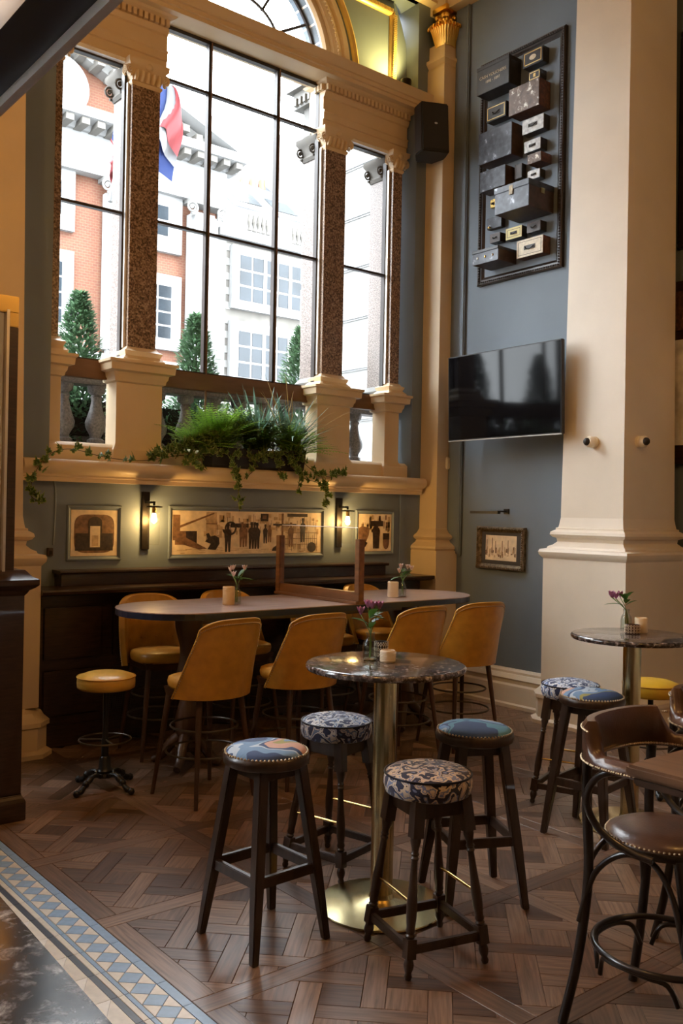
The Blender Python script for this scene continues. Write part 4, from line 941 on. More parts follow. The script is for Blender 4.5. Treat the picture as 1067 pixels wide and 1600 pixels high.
def paint_street(b, y):
    rd = random.Random(31)
    for k in range(60):                                   # faded house fronts behind the crowd
        x = rd.uniform(3.85,5.02); z = rd.uniform(1.47,1.66); P_rect(b, x, x+rd.uniform(.015,.06), z, min(1.69, z+rd.uniform(.01,.06)), 1, y+.0002)
    for k in range(40):
        x = rd.uniform(3.9,5.05); z = rd.uniform(1.5,1.62); P_rect(b, x, x+.004, z, min(1.69, z+rd.uniform(.03,.08)), 2, y)
    for k in range(40):
        x = rd.uniform(3.6,5.0); z = rd.uniform(1.35,1.40); P_rect(b, x, x+rd.uniform(.03,.10), z, z+.004, 1, y)
    P_rect(b, 3.58, 3.645, 1.46, 1.665, 2, y); P_rect(b, 3.60, 3.80, 1.425, 1.535, 2, y-.0003); P_rect(b, 3.70, 3.80, 1.425, 1.535, 3, y-.0004)
    b.add([(3.63,y-.0004,1.575),(3.96,y-.0004,1.688),(3.96,y-.0004,1.675),(3.63,y-.0004,1.555)], [(0,1,2,3)], 2)
    b.add([(3.62,y-.0005,1.56),(3.66,y-.0005,1.50),(3.90,y-.0005,1.39),(3.82,y-.0005,1.385),(3.62,y-.0005,1.44)], [tuple(range(5))], 2)
    P_rect(b, 3.885, 3.985, 1.45, 1.69, 1, y-.0002); P_rect(b, 3.885, 3.99, 1.59, 1.60, 2, y-.0003)
    P_rect(b, 4.42, 4.50, 1.62, 1.685, 3, y-.0003); P_rect(b, 4.44, 4.48, 1.64, 1.67, 2, y-.0004)
    P_rect(b, 4.55, 4.80, 1.585, 1.60, 3, y-.0003); P_rect(b, 4.64, 4.66, 1.37, 1.69, 2, y-.0003); P_rect(b, 4.70, 4.92, 1.662, 1.69, 3, y-.0003)
    wheel = arc((4.12,y-.0005,1.56), .05, 0, 2*PI*19/20, 19, 'XZ'); b.tube(wheel, .009, 4, closed=True, m=3); P_rect(b, 4.12, 4.30, 1.565, 1.60, 3, y-.0006)
    # crouching man and the standing men in hats
    b.add([(3.90,y-.0009,1.385),(3.98,y-.0009,1.38),(4.015,y-.0009,1.43),(4.01,y-.0009,1.48),(3.97,y-.0009,1.50),(3.93,y-.0009,1.49),(3.91,y-.0009,1.52),(3.885,y-.0009,1.51),(3.90,y-.0009,1.47),(3.875,y-.0009,1.45),(3.93,y-.0009,1.43)], [tuple(range(11))], 3)
    for x, z, h, m in ((4.095,1.362,.225,3),(4.235,1.40,.20,2),(4.262,1.405,.185,2),(4.33,1.385,.215,3),(4.385,1.385,.21,3),(4.36,1.40,.20,3),(4.47,1.43,.155,3),(4.515,1.44,.14,2),(4.74,1.40,.20,2),(4.87,1.44,.20,3)):
        figure(b, x, z, h, m, y-.0008-.0001*rd.random()); P_rect(b, x-h*.065, x+h*.065, z+h*.96, z+h*1.06, m, y-.001); P_rect(b, x-h*.10, x+h*.10, z+h*.955, z+h*.975, m, y-.001)
    b.add([(4.075,y-.001,1.50),(4.045,y-.001,1.53),(4.04,y-.001,1.55),(4.055,y-.001,1.55),(4.09,y-.001,1.54)], [tuple(range(5))], 3)
    for k in range(16): x = 4.68+k*.023; P_rect(b, x, x+.004, 1.36+.02*(k % 3), 1.48+.02*(k % 4), 2, y-.0006)
    for z in (1.42,1.47,1.52): P_rect(b, 4.68, 5.03, z, z+.004, 2, y-.0006)
    b.tube([(4.80,y-.001,1.375),(4.80,y-.001,1.425),(4.85,y-.001,1.425),(4.85,y-.001,1.375)], .004, 4, m=0)
    b.add([(4.97+.05*math.cos(a),y-.0009,1.395+.045*math.sin(a)) for a in [2*PI*i/14 for i in range(14)]], [tuple(range(14))], 3)
    b.add([(4.54,y-.0009,1.365),(4.66,y-.0009,1.365),(4.64,y-.0009,1.40),(4.59,y-.0009,1.415),(4.55,y-.0009,1.39)], [tuple(range(5))], 3)
def paint_porter(b, y):
    rd = random.Random(5)
    for k in range(40): x = rd.uniform(5.54,5.90); z = rd.uniform(1.52,1.65); P_rect(b, x, x+rd.uniform(.004,.03), z, min(1.69, z+rd.uniform(.02,.07)), rd.choice((1,1,2)), y+.0002)
    b.add([(5.52,y-.0003,1.40),(5.60,y-.0003,1.42),(5.64,y-.0003,1.50),(5.65,y-.0003,1.57),(5.56,y-.0003,1.585),(5.52,y-.0003,1.57)], [tuple(range(6))], 2)
    b.add([(5.52,y-.0004,1.38),(5.60,y-.0004,1.39),(5.63,y-.0004,1.43),(5.55,y-.0004,1.46),(5.52,y-.0004,1.45)], [tuple(range(5))], 3)
    figure(b, 5.725, 1.375, .25, 3, y-.0008); figure(b, 5.745, 1.375, .235, 3, y-.0009); P_rect(b, 5.66, 5.82, 1.585, 1.635, 3, y-.001)
    b.add([(5.86+.04*math.cos(a),y-.0006,1.44+.075*math.sin(a)) for a in [2*PI*i/14 for i in range(14)]], [tuple(range(14))], 2)
    P_rect(b, 5.82, 5.90, 1.46, 1.52, 3, y-.0007)
mural('sepia mural of an arched doorway in a moulded panel, left of the wall lamps', 2.735, 3.105, 1.345, 1.69, paint_door)
mural('wide sepia mural of top-hatted men in a street, middle of the panelled wall', 3.575, 5.075, 1.345, 1.70, paint_street)
mural('small sepia mural of a porter with barrels, right of the wall lamps', 5.515, 5.925, 1.35, 1.70, paint_porter)
# ---- cable and socket left of the first mural
tag(MB().tube(smoothpath([(2.595,YW-.012,1.90),(2.61,YW-.012,1.80),(2.605,YW-.012,1.55),(2.60,YW-.012,1.43)],4), .006, 6).build('wall_cable', 'bluegrey'), 'thin painted cable running down the panelled wall beside the left mural', 'cable')
t = thing('wall_socket', 'small brown socket box at the foot of the painted cable', 'socket', (2.575,YW,1.36))
MB().box((-.02,-.03,-.01),(.02,0,.05)).build('box', 'box_brown', t, bevel=.003); MB().box((-.012,-.034,0),(.012,-.029,.03)).build('switch', 'dark_metal', t)
# ---- television
t = thing('television', 'large black flat television mounted on the grey wall', 'television', (6.14,5.372,2.775)); t.rotation_euler = (0,-.03,-.02)
MB().box((-.015,-.655,-.388),(.03,.655,.388)).build('casing', 'black_plastic', t, bevel=.004)
MB().box((-.0175,-.645,-.375),(-.013,.645,.378)).build('screen', 'tv_screen', t)
MB().box((-.018,-.655,-.392),(-.01,.655,-.384)).build('lower_edge', 'alu_strip', t)
MB().box((.03,-.1,-.1),(.32,.1,.1)).build('wall_mount', 'black_plastic', t)
# ---- loudspeaker
t = thing('loudspeaker', 'black loudspeaker tilted on the window wall beside the gilded capital', 'speaker', (6.10,6.30,5.33)); t.rotation_euler = (-.12,0,-.45)
vs = [(-.12,-.12),(.15,-.12),(.15,.02),(.06,.13),(-.10,.13),(-.15,.0)]
MB().prism(vs, -.245, .245).build('cabinet', 'black_plastic', t, bevel=.012)
MB().box((-.108,-.126,-.225),(.138,-.118,.225)).build('grille', 'black_plastic', t, bevel=.003)
MB().sphere((.02,-.128,.03), .014, 10, sc=(1.2,.3,.7)).build('badge', 'silver', t)
MB().box((-.03,.12,-.05),(.03,.22,.05)).build('bracket', 'dark_metal', t)
# ---- uplight on the cornice
t = thing('uplight', 'dark uplight on the cornice washing the gilded panel', 'lamp', (6.02,6.56,5.80))
MB().lathe([(.03,0),(.05,.01),(.055,.09),(.05,.10),(.042,.10),(.04,.03),(.004,.028)], 18).build('housing', 'dark_metal', t, smooth=40)
MB().lathe([(.036,.05),(.002,.052)], 14).build('lens', 'bulb', t)
lamp('uplight_light', (6.0,6.50,5.92), 40, (1,.72,.20), .03, 'SPOT', (5.72,6.72,6.35), 130, .8)
# ---- framed display of deed boxes
t = thing('display_frame', 'tall black carved frame on the grey wall holding the deed boxes', 'frame', (XR,5.48,3.865))
MB().box((-.014,-.44,.05),(-.002,.44,2.04)).build('back_board', 'bluegrey', t)
b = MB()
y0, y1, z0, z1 = -.49, .49, 0, 2.09
rings = []
pf = [(0,0),(0,-.035),(.012,-.045),(.03,-.04),(.035,-.03),(.05,-.03),(.06,-.022),(.075,-.014)]
for d, dx in pf: rings += [(dx,y0+d,z0+d),(dx,y1-d,z0+d),(dx,y1-d,z1-d),(dx,y0+d,z1-d)]
b.add(rings, [(i*4+j,i*4+(j+1) % 4,(i+1)*4+(j+1) % 4,(i+1)*4+j) for i in range(len(pf)-1) for j in range(4)]); b.build('moulding', 'box_frame_wood', t, smooth=30)
b = MB()
for i in range(86):
    for y in (-.465, .465): b.sphere((-.044,y,.02+i*.024), .009, 6)
for i in range(38):
    for z in (.022, 2.068): b.sphere((-.044,-.455+i*.0245,z), .009, 6)
tag(b.build('carved_beading', 'box_frame_wood', t), kind='stuff')
def textmesh(body, size, name, m, parent, loc, rot):
    cu = bpy.data.curves.new(name, 'FONT'); cu.body = body; cu.size = size; cu.align_x = 'CENTER'; cu.extrude = .0006
    ob = bpy.data.objects.new(name, cu); COL.objects.link(ob); dg = bpy.context.evaluated_depsgraph_get()
    me = bpy.data.meshes.new_from_object(ob.evaluated_get(dg)); bpy.data.objects.remove(ob); me.materials.append(MAT[m])
    o = bpy.data.objects.new(name, me); COL.objects.link(o); o.parent = parent; o.location = loc; o.rotation_euler = rot; return o
BOX = [('cash',6.283,5.492,5.876,5.587,5.837,'box_black','large black deed box lettered CASH VOUCHERS at the top left of the frame'),
('gold',6.360,5.176,5.397,5.690,5.828,'box_black','small black box with gold border and oval crest at the top right of the frame'),
('tiny',6.360,5.200,5.328,5.552,5.630,'box_black','tiny gold-lined box above the mottled brown deed box'),
('mottle',6.291,5.154,5.492,5.276,5.513,'box_mottle','worn brown deed box with flaking pale patches'),
('golddark',6.352,5.581,5.813,5.338,5.476,'box_black','small black box with gold border below the CASH VOUCHERS box'),
('silver',6.360,5.155,5.390,5.096,5.223,'silver','silver cash box with black handle below the mottled brown box'),
('plain',6.291,5.454,5.845,4.937,5.226,'box_steel','large plain dark steel deed box shining at its top edge'),
('silver2',6.352,5.178,5.357,4.922,5.022,'silver','small silver cash box, second of the silver ones from the top'),
('tiny2',6.300,5.127,5.275,4.788,4.870,'box_mottle','small mottled brown box jutting out below the silver boxes'),
('plain',6.308,5.536,5.838,4.688,4.872,'box_steel','dark steel deed box just above the big trunk on the left'),
('slim',6.386,5.410,5.492,4.737,4.867,'box_brown','slim upright brown box beside the dark steel deed box'),
('silver3',6.369,5.193,5.329,4.679,4.757,'silver','smallest silver cash box just above the big trunk'),
('chest',6.114,5.098,5.478,4.351,4.578,'box_steel','big worn steel trunk with hasp, jutting furthest out of the frame'),
('brass',6.404,5.729,5.792,4.556,4.632,'brass','tiny brass lock plate left of the big trunk'),
('padlock',6.395,5.648,5.819,4.358,4.463,'box_steel','dark strongbox lid with a hanging brass padlock'),
('yellow',6.369,5.383,5.568,4.200,4.302,'box_yellow','yellow-faced cash box with black handle'),
('oval',6.360,5.168,5.318,4.206,4.295,'box_brown','small brown box with oval handle plate right of the yellow cash box'),
('small',6.369,5.637,5.760,4.215,4.297,'box_brown','small brown box with handle left of the yellow cash box'),
('drawer',6.198,5.504,5.811,3.987,4.106,'box_steel','dark steel drawer box with three round locks at the bottom left'),
('creambox',6.343,5.123,5.415,3.998,4.153,'box_label','large cream-faced cash box with black handle at the bottom right')]
for kd, X, ya, yb, za, zb, m, lb in BOX:
    t = thing('deed_box', lb, 'box', (XR-.02,(ya+yb)/2,za), 0, 'deed boxes in the display frame')
    d = XR-.02-X; w_, hh = (yb-ya)/2, zb-za
    side = {'silver':'box_black','box_label':'box_rust','box_yellow':'box_black','box_mottle':'box_rust','box_steel':'box_brown','brass':'brass','box_brown':'box_black','box_black':'box_black'}[m]
    MB().box((-d+.004,-w_,0),(0,w_,hh)).build('body', side, t, bevel=.003)
    MB().box((-d,-w_,.0),(-d+.005,w_,hh)).build('face', m, t, bevel=.0015)
    fx = -d-.002
    def plate(y0_, y1_, z0_, z1_, mm, nm='plate', k=0): MB().box((fx-.001-k,y0_,z0_),(-d+.001,y1_,z1_)).build(nm, mm, t)
    def border(mm, i0, wd):
        b = MB(); 
        for a, c in (((-w_+i0,i0),(w_-i0,i0+wd)),((-w_+i0,hh-i0-wd),(w_-i0,hh-i0)),((-w_+i0,i0),(-w_+i0+wd,hh-i0)),((w_-i0-wd,i0),(w_-i0,hh-i0))): b.box((fx,a[0],a[1]),(-d+.001,c[0],c[1]))
        b.build('border_line', mm, t)
    def handle(s=1):
        plate(-w_*.42, w_*.42, hh*.38, hh*.62, 'box_ink', 'handle_plate')
        MB().tube(smoothpath([(fx,-w_*.3,hh*.55),(fx-.012,-w_*.27,hh*.45),(fx-.014,0,hh*.36),(fx-.012,w_*.27,hh*.45),(fx,w_*.3,hh*.55)],3), .004, 6).build('handle', 'black_iron', t, smooth=60)
    if kd == 'cash':
        textmesh('CASH VOUCHERS', .040, 'lettering', 'box_label', t, (fx+.0005,0,hh*.52), (PI/2,0,-PI/2)); textmesh('1892 - 1897', .036, 'lettering', 'box_label', t, (fx+.0005,0,hh*.32), (PI/2,0,-PI/2))
        MB().box((-d-.003,-w_-.002,hh-.03),(0,w_+.002,hh+.002)).build('lid', 'box_black', t, bevel=.002)
    elif kd == 'gold': border('gilt_paint', .014, .008); MB().sphere((fx,0,hh*.5), .03, 14, sc=(.1,1.3,.8)).build('crest', 'box_label', t)
    elif kd == 'tiny': border('gilt_paint', .006, .007); plate(-.012,.012,hh*.3,hh*.7,'gilt_paint')
    elif kd == 'golddark': border('gilt_paint', .012, .006); handle()
    elif kd in ('silver','silver2','silver3','small','brass'): handle()
    elif kd in ('yellow','creambox'): border('box_ink', .018, .003); handle()
    elif kd == 'oval': MB().sphere((fx,0,hh*.5), hh*.3, 14, sc=(.06,1.5,1)).build('handle_plate', 'box_ink', t); handle()
    elif kd == 'chest':
        MB().box((-d-.008,-w_-.006,hh-.05),(0,w_+.006,hh+.004)).build('lid', 'box_steel', t, bevel=.004); plate(-.02,.02,hh*.6,hh*.95,'gilt_old','hasp',.008)
        MB().box((-d*.5-.02,-w_-.012,hh*.6),(-d*.5+.03,-w_-.004,hh*.8)).build('side_plate', 'brass', t)
    elif kd == 'padlock':
        MB().lathe([(.018,0),(.018,.012)], 14, c=(fx-.014,.04,.0)).build('padlock', 'brass', t); MB().tube(arc((fx-.014,.04,.015), .011, 0, PI, 8, 'YZ'), .003, 6).build('shackle', 'silver', t)
    elif kd == 'drawer':
        MB().box((-d-.01,-w_-.004,hh-.02),(0,w_+.004,hh+.006)).build('lid', 'box_black', t, bevel=.003)
        for yy in (-.09,0,.09): MB().sphere((fx,yy,hh*.45), .012, 10, sc=(.5,1,1)).build('lock', 'brass' if yy == 0 else 'silver', t)
# ---- small framed print with picture light
t = thing('framed_print', 'small sepia city print in an ornate old gilt frame on the grey wall', 'picture', (XR,5.635,1.21)); t.rotation_euler = (.012,0,0)
b = MB(); rings = []; pf = [(0,0),(0,-.03),(.012,-.045),(.03,-.035),(.045,-.022),(.05,-.012)]
for d, dx in pf: rings += [(dx,-.285+d,d),(dx,.285-d,d),(dx,.285-d,.395-d),(dx,-.285+d,.395-d)]
b.add(rings, [(i*4+j,i*4+(j+1) % 4,(i+1)*4+(j+1) % 4,(i+1)*4+j) for i in range(len(pf)-1) for j in range(4)]); fr_ = b.build('frame', 'gilt_old', t, smooth=30)
b = MB()
for i in range(26):
    for z in (.02,.375): b.sphere((-.04,-.27+i*.0216,z), .011, 6)
for i in range(17):
    for y in (-.267,.267): b.sphere((-.04,y,.03+i*.021), .011, 6)
tag(b.build('carving', 'gilt_old', fr_, smooth=60), kind='stuff')
MB().box((-.012,-.24,.045),(-.004,.24,.35)).build('mount', 'mat_board', t)
b = MB(); P3 = lambda y0_, y1_, z0_, z1_, mm, k=0: b.add([(-.0132-k,y0_,z0_),(-.0132-k,y1_,z0_),(-.0132-k,y1_,z1_),(-.0132-k,y0_,z1_)], [(0,1,2,3)], mm)
P3(-.185,.185,.085,.315,0); rd = random.Random(4)
for i in range(46):
    y = rd.uniform(-.18,.17); z = .10+rd.uniform(0,.06)+.03*abs(y); P3(y, y+rd.uniform(.006,.02), z, z+rd.uniform(.02,.06), rd.choice((1,1,2)), .0003*rd.random()+.0002)
for y in (.165,.10,.06,-.02,-.09): P3(y, y+.008, .15, .27+rd.uniform(-.02,.02), 2, .0004)
b.add([(-.014,-.18,.10),(-.014,.02,.09),(-.014,-.15,.15)], [(0,1,2)], 0)
b.build('print', ['sepia_light','sepia_tone','sepia_mid'], t)
t = thing('picture_light', 'black bar picture light above the small framed print', 'lamp', (XR,5.60,1.735))
MB().box((-.012,-.05,-.012),(0,.01,.035)).build('wall_plate', 'black_iron', t, bevel=.002); MB().tube([(-.005,-.02,.01),(-.13,-.02,.012)], .006, 8).build('arm', 'black_iron', t)
MB().box((-.16,-.05,-.012),(-.12,.29,.012)).build('bar', 'black_iron', t, bevel=.003)
# ---- cctv domes and sensor
def cctv(label, loc, rz):
    t = thing('security_camera', label, 'camera', loc, rz, 'security cameras on the pier')   # points to -Y
    M = Matrix.Rotation(PI/2, 4, 'X')
    b = MB(); b.M = M; b.lathe([(.045,0),(.048,.006),(.048,.03),(.043,.034),(.046,.04),(.046,.07),(.03,.09)], 24); b.build('body', 'white_plastic', t, smooth=40)
    MB().sphere((-.012,-.085,.0), .032, 14).build('lens_ball', 'black_plastic', t, smooth=60)
cctv('white round security camera on the window-side face of the cream pier', (6.272,4.50,2.315), -PI/2)
cctv('white round security camera on the shaded face of the cream pier', (6.455,4.226,2.316), 0)
t = thing('alarm_sensor', 'small cream alarm sensor on the edge of the corner pilaster', 'sensor', (6.43,6.32,2.15))
MB().box((-.025,-.03,0),(.025,0,.115)).build('case', 'white_plastic', t, bevel=.008); MB().box((-.012,-.033,.06),(.012,-.029,.09)).build('window', 'ceramic_cream', t)
# ---- glazed doors with daylight painted into the panes, and dark panel on the near right wall
t = thing('glazed_cabinet', 'dark wooden cabinet with pale glazed doors on the wall right of the pier', 'cabinet', (XR2,3.95,2.17))
MB().box((-.05,-.6,0),(0,.6,1.55)).build('body', 'dark_wood', t)
for k in range(6):
    y = .56-k*.21
    MB().box((-.062,y-.16,.16),(-.05,y,1.05)).build('pale_pane', 'daylit_glass', t); MB().box((-.062,y-.16,1.13),(-.05,y,1.46)).build('upper_pane', 'box_rust', t)
    MB().box((-.085,y,.0),(-.05,y+.035,1.55)).build('stile', 'dark_wood', t, bevel=.006)
    for z in (.6,1.09,1.48): MB().box((-.092,y+.005,z-.04),(-.083,y+.03,z+.04)).build('hinge', 'black_iron', t)
t = thing('dark_picture', 'tall dark framed picture high on the wall at the right edge', 'picture', (XR2,3.75,4.0))
MB().box((-.03,-.51,.04),(0,.51,1.81)).build('canvas', 'box_brown', t)
for a_, c_ in (((-.05,-.55,0),(0,.55,.05)), ((-.05,-.55,1.80),(0,.55,1.85)), ((-.05,-.55,.05),(0,-.50,1.80)), ((-.05,.50,.05),(0,.55,1.80))): MB().box(a_, c_).build('frame_bar', 'box_frame_wood', t, bevel=.008)

# ================================================================== bar side (left)
t = thing('bar_counter', 'polished dark granite bar counter at the lower left', 'bar', (0,0,0))
MB().add([(-1.6,.25,1.012),(.49,.25,1.012),(.565,2.2,1.012),(.60,4.4,1.012),(-1.6,4.4,1.012),(-1.6,.25,1.05),(.49,.25,1.05),(.565,2.2,1.05),(.60,4.4,1.05),(-1.6,4.4,1.05)],
   [(4,3,2,1,0),(5,6,7,8,9),(0,1,6,5),(1,2,7,6),(2,3,8,7),(3,4,9,8),(4,0,5,9)]).build('counter_top', 'bar_granite', t, bevel=.006)
MB().box((-1.4,.4,0),(.32,4.3,1.012)).build('bar_front', 'dark_wood', t)
t = thing('bar_gantry', 'dark overhead bar gantry crossing the upper left corner', 'gantry', (0,0,0))
MB().box((.505,.45,2.485),(.60,4.2,2.62)).build('beam', 'navy_edge', t)
MB().box((.590,.45,2.466),(.606,4.2,2.487)).build('edge_strip', 'white_paint', t)
MB().tube([(.40,.5,2.56),(.40,4.2,2.56)], .03, 10).build('brass_rail', 'brass', t, smooth=60)
for y in (.7,4.0):
    MB().tube([(.55,y,2.6),(.55,y,ZC)], .015, 8).build('hanger', 'brass', t); MB().box((.38,y-.02,2.5),(.52,y+.02,2.54)).build('rail_bracket', 'brass', t)
b = MB().box((.28,.5,2.75),(.45,4.2,2.78)); b.build('shelf', 'brass', t)
t = thing('bar_cabinet', 'tall dark wooden bar cabinet with mirrored top at the left edge', 'cabinet', (1.20,4.97,0))
MB().rring(-.9, .625, 0, .5, [(.02,0),(.02,.10),(.012,.12),(0,.135),(0,.15)]).build('plinth', 'dark_wood', t, bevel=.004)
MB().box((-.9,0,.14),(.622,.5,1.24)).build('body', 'dark_wood', t)
MB().rring(-.9, .622, 0, .5, [(0,1.22),(.012,1.235),(.02,1.25),(.045,1.265),(.06,1.28),(.06,1.31),(.03,1.325),(.01,1.35),(0,1.36)]).build('dado_moulding', 'dark_wood', t, smooth=30)
MB().box((.510,.0,1.35),(.562,.06,2.67)).build('stile', 'dark_wood', t, bevel=.003)
MB().box((.497,-.006,1.35),(.512,.02,2.76)).build('metal_edge', 'alu_strip', t)
MB().box((-.9,.02,1.35),(.50,.03,2.75)).build('mirror', 'mirror', t)
MB().box((-.9,-.004,2.745),(.562,.06,2.835)).build('brass_header', 'brass', t, bevel=.004); MB().box((.510,-.004,2.67),(.562,.06,2.75)).build('brass_corner', 'brass', t, bevel=.004)
MB().box((-.9,.06,1.35),(.50,.5,2.82)).build('back', 'dark_wood', t)

# ================================================================== plants
t = thing('planter', 'black window box planter on the sill in front of the middle window', 'planter', (4.33,6.515,2.055))
b = MB(); b.rring(-.46, .46, -.075, .075, [(-.008,0),(.0,.02),(.012,.155),(.012,.165),(0,.165),(-.004,.14)]); b.build('box', 'black_plastic', t)
MB().box((-.45,-.068,.13),(.45,.068,.15)).build('soil', 'soil', t)
def plant(name, label, cat, loc): return thing(name, label, cat, loc, 0)
def fern(label, x, n, L, m, seed, up=(.3,1.1), lw=.012, z=2.2):
    rd = random.Random(seed); t = plant('fern', label, 'plant', (x,6.50,z)); b = MB(); s = MB()
    for k in range(n):
        a = rd.uniform(0,2*PI); el = rd.uniform(*up); d = Vector((math.cos(a)*.9,math.sin(a)*.55,el)).normalized(); Lk = L*rd.uniform(.7,1.1); base = Vector((rd.uniform(-.10,.10),rd.uniform(-.04,.04),0)); pts = []
        for i in range(9): q = i/8; pts.append(base+d*Lk*q+Vector((0,-.12*Lk*q*q,-.30*Lk*q*q)))
        s.tube(pts, .0016, 4)
        for i in range(1, 9):
            tg = (pts[i]-pts[i-1]).normalized(); sd = tg.cross(Vector((0,0,1))).normalized(); ll = .055*math.sin(PI*min(1,(i+.6)/9.5))
            for sg in (-1, 1):
                for h_ in (0, .5): leafblade(b, pts[i-1].lerp(pts[i], h_), sd*sg+tg*.5, ll, lw*.5, .2, 0, 2)
    tag(b.build('fronds', m, t, smooth=60), kind='stuff'); tag(s.build('stalks', 'stem_green', t), kind='stuff')
fern('bright green feathery fern at the left of the window planter', 3.98, 150, .56, 'fern_leaf', 5, (.5,2.6), .017)
fern('lime green fern spilling over the left end of the window planter', 3.78, 70, .36, 'fern_leaf', 15, (.2,1.4), .017)
fern('mid green fern in the centre of the window planter', 4.33, 100, .46, 'leaf', 6, (.3,2.0), .016)
fern('light green fern at the right end of the window planter', 4.70, 90, .44, 'fern_leaf', 9, (.3,1.8), .016)
def spiky(label, x, n, L, m, seed, wd=.006, name='palm'):
    rd = random.Random(seed); t = plant(name, label, 'plant', (x,6.50,2.2)); b = MB()
    for k in range(n):
        a = rd.uniform(0,2*PI); el = rd.uniform(.3,2.2); d = Vector((math.cos(a)*.9,math.sin(a)*.35-.12,el)).normalized()
        leafblade(b, (rd.uniform(-.06,.06),rd.uniform(-.03,.03),.02), d, L*rd.uniform(.6,1.15), wd, rd.uniform(.1,.55), 0, 6)
    tag(b.build('blades', m, t, smooth=60), kind='stuff')
spiky('blue-green spiky palm rising from the middle of the planter', 4.36, 95, .62, 'blue_palm', 3, .010)
spiky('grey-green spiky palm at the right of the planter', 4.70, 105, .58, 'blue_palm', 11, .010)
spiky('straw-coloured ornamental grass arching out of the planter', 4.66, 34, .80, 'straw', 14, .004, 'ornamental_grass')
# ivy with individual leaves
def ivy_leaf_mesh():
    out = [(0,0),(.30,-.10),(.48,.10),(.30,.22),(.42,.52),(.16,.50),(0,1.0),(-.16,.50),(-.42,.52),(-.30,.22),(-.48,.10),(-.30,-.10)]
    b = MB(); n = len(out)
    b.add([(x*.046,y*.046,-.006*abs(x)*2) for x,y in out]+[(x*.036,y*.036+.003,.0012-.005*abs(x)*2) for x,y in out]+[(0,.016,.003)],
      [(i,(i+1) % n,n+(i+1) % n,n+i) for i in range(n)], 1)
    b.add([], [], 0); k = len(b.v)-1
    for i in range(n): b.f.append([n+i,n+(i+1) % n,2*n]); b.m.append(0)
    me = bpy.data.meshes.new('leaf'); me.from_pydata(b.v, [], b.f); me.materials.append(MAT['ivy_leaf']); me.materials.append(MAT['ivy_edge'])
    for p, m in zip(me.polygons, b.m): p.material_index = m
    return me
IVY = ivy_leaf_mesh()
def ivy(label, paths, seed, dens=24):
    rd = random.Random(seed); t = plant('ivy', label, 'plant', (0,0,0)); s = MB()
    for path in paths:
        pts = smoothpath(path, 8); s.tube(pts, .0028, 5)
        Lt = sum((pts[i+1]-pts[i]).length for i in range(len(pts)-1)); n = int(Lt*dens)
        for k in range(n):
            i = rd.randrange(len(pts)-1); p = pts[i].lerp(pts[i+1], rd.random())+Vector((rd.uniform(-.025,.025),rd.uniform(-.03,.005),rd.uniform(-.025,.03)))
            o = bpy.data.objects.new('leaf', IVY); COL.objects.link(o); o.parent = t; sc = rd.uniform(.95,1.6); o.scale = (sc,sc,sc); o.location = p
            o.rotation_euler = (rd.uniform(.6,1.9), rd.uniform(-.5,.5), rd.uniform(-1.4,1.4) if rd.random() < .7 else rd.uniform(0,6.28))
    tag(s.build('vines', 'bark', t), kind='stuff')
ivy('long ivy trail creeping along the sill to the left pier and hanging down', [[(3.95,6.44,2.17),(3.55,6.42,2.13),(3.25,6.45,2.075),(2.95,6.44,2.085),(2.68,6.43,2.13),(2.50,6.40,2.08),(2.40,6.38,1.95),(2.36,6.37,1.80),(2.43,6.38,1.74)]], 2, 44)
ivy('ivy tumbling over the middle of the planter down to the street mural', [[(4.0,6.44,2.2),(4.02,6.37,2.05),(4.06,6.36,1.93),(4.08,6.37,1.80),(4.10,6.38,1.70)],[(3.7,6.43,2.18),(3.62,6.36,2.10),(3.75,6.34,2.02)],[(4.2,6.44,2.2),(4.25,6.37,2.08),(4.12,6.35,1.97)],[(3.9,6.43,2.24),(3.78,6.40,2.24),(3.60,6.40,2.20),(3.42,6.40,2.15),(3.30,6.41,2.12)],[(4.0,6.43,2.28),(3.80,6.40,2.30),(3.58,6.38,2.22),(3.5,6.38,2.10)],[(3.95,6.42,2.18),(3.7,6.38,2.12),(3.55,6.37,2.06)],[(3.85,6.40,2.26),(3.62,6.37,2.24),(3.44,6.38,2.16),(3.36,6.38,2.08)],[(4.35,6.43,2.2),(4.3,6.38,2.14),(4.0,6.37,2.16)]], 4, 62)
ivy('ivy hanging from the right end of the planter over the sill', [[(4.6,6.44,2.2),(4.62,6.37,2.08),(4.72,6.35,2.0),(4.92,6.36,1.95),(4.98,6.36,1.86),(5.0,6.37,1.76)],[(4.7,6.44,2.2),(4.85,6.37,2.06),(5.05,6.38,2.02),(5.22,6.40,2.06)],[(4.5,6.44,2.25),(4.45,6.36,2.12),(4.52,6.35,1.96)],[(4.75,6.42,2.22),(4.62,6.38,2.22),(4.45,6.37,2.18),(4.3,6.36,2.12)],[(4.6,6.44,2.2),(4.68,6.36,2.05),(4.66,6.35,1.88)]], 8, 62)

# ================================================================== outdoors
o = MB().box((-40,6.95,-.9),(70,60,-.8)).build('street', 'asphalt'); tag(o, kind='structure')
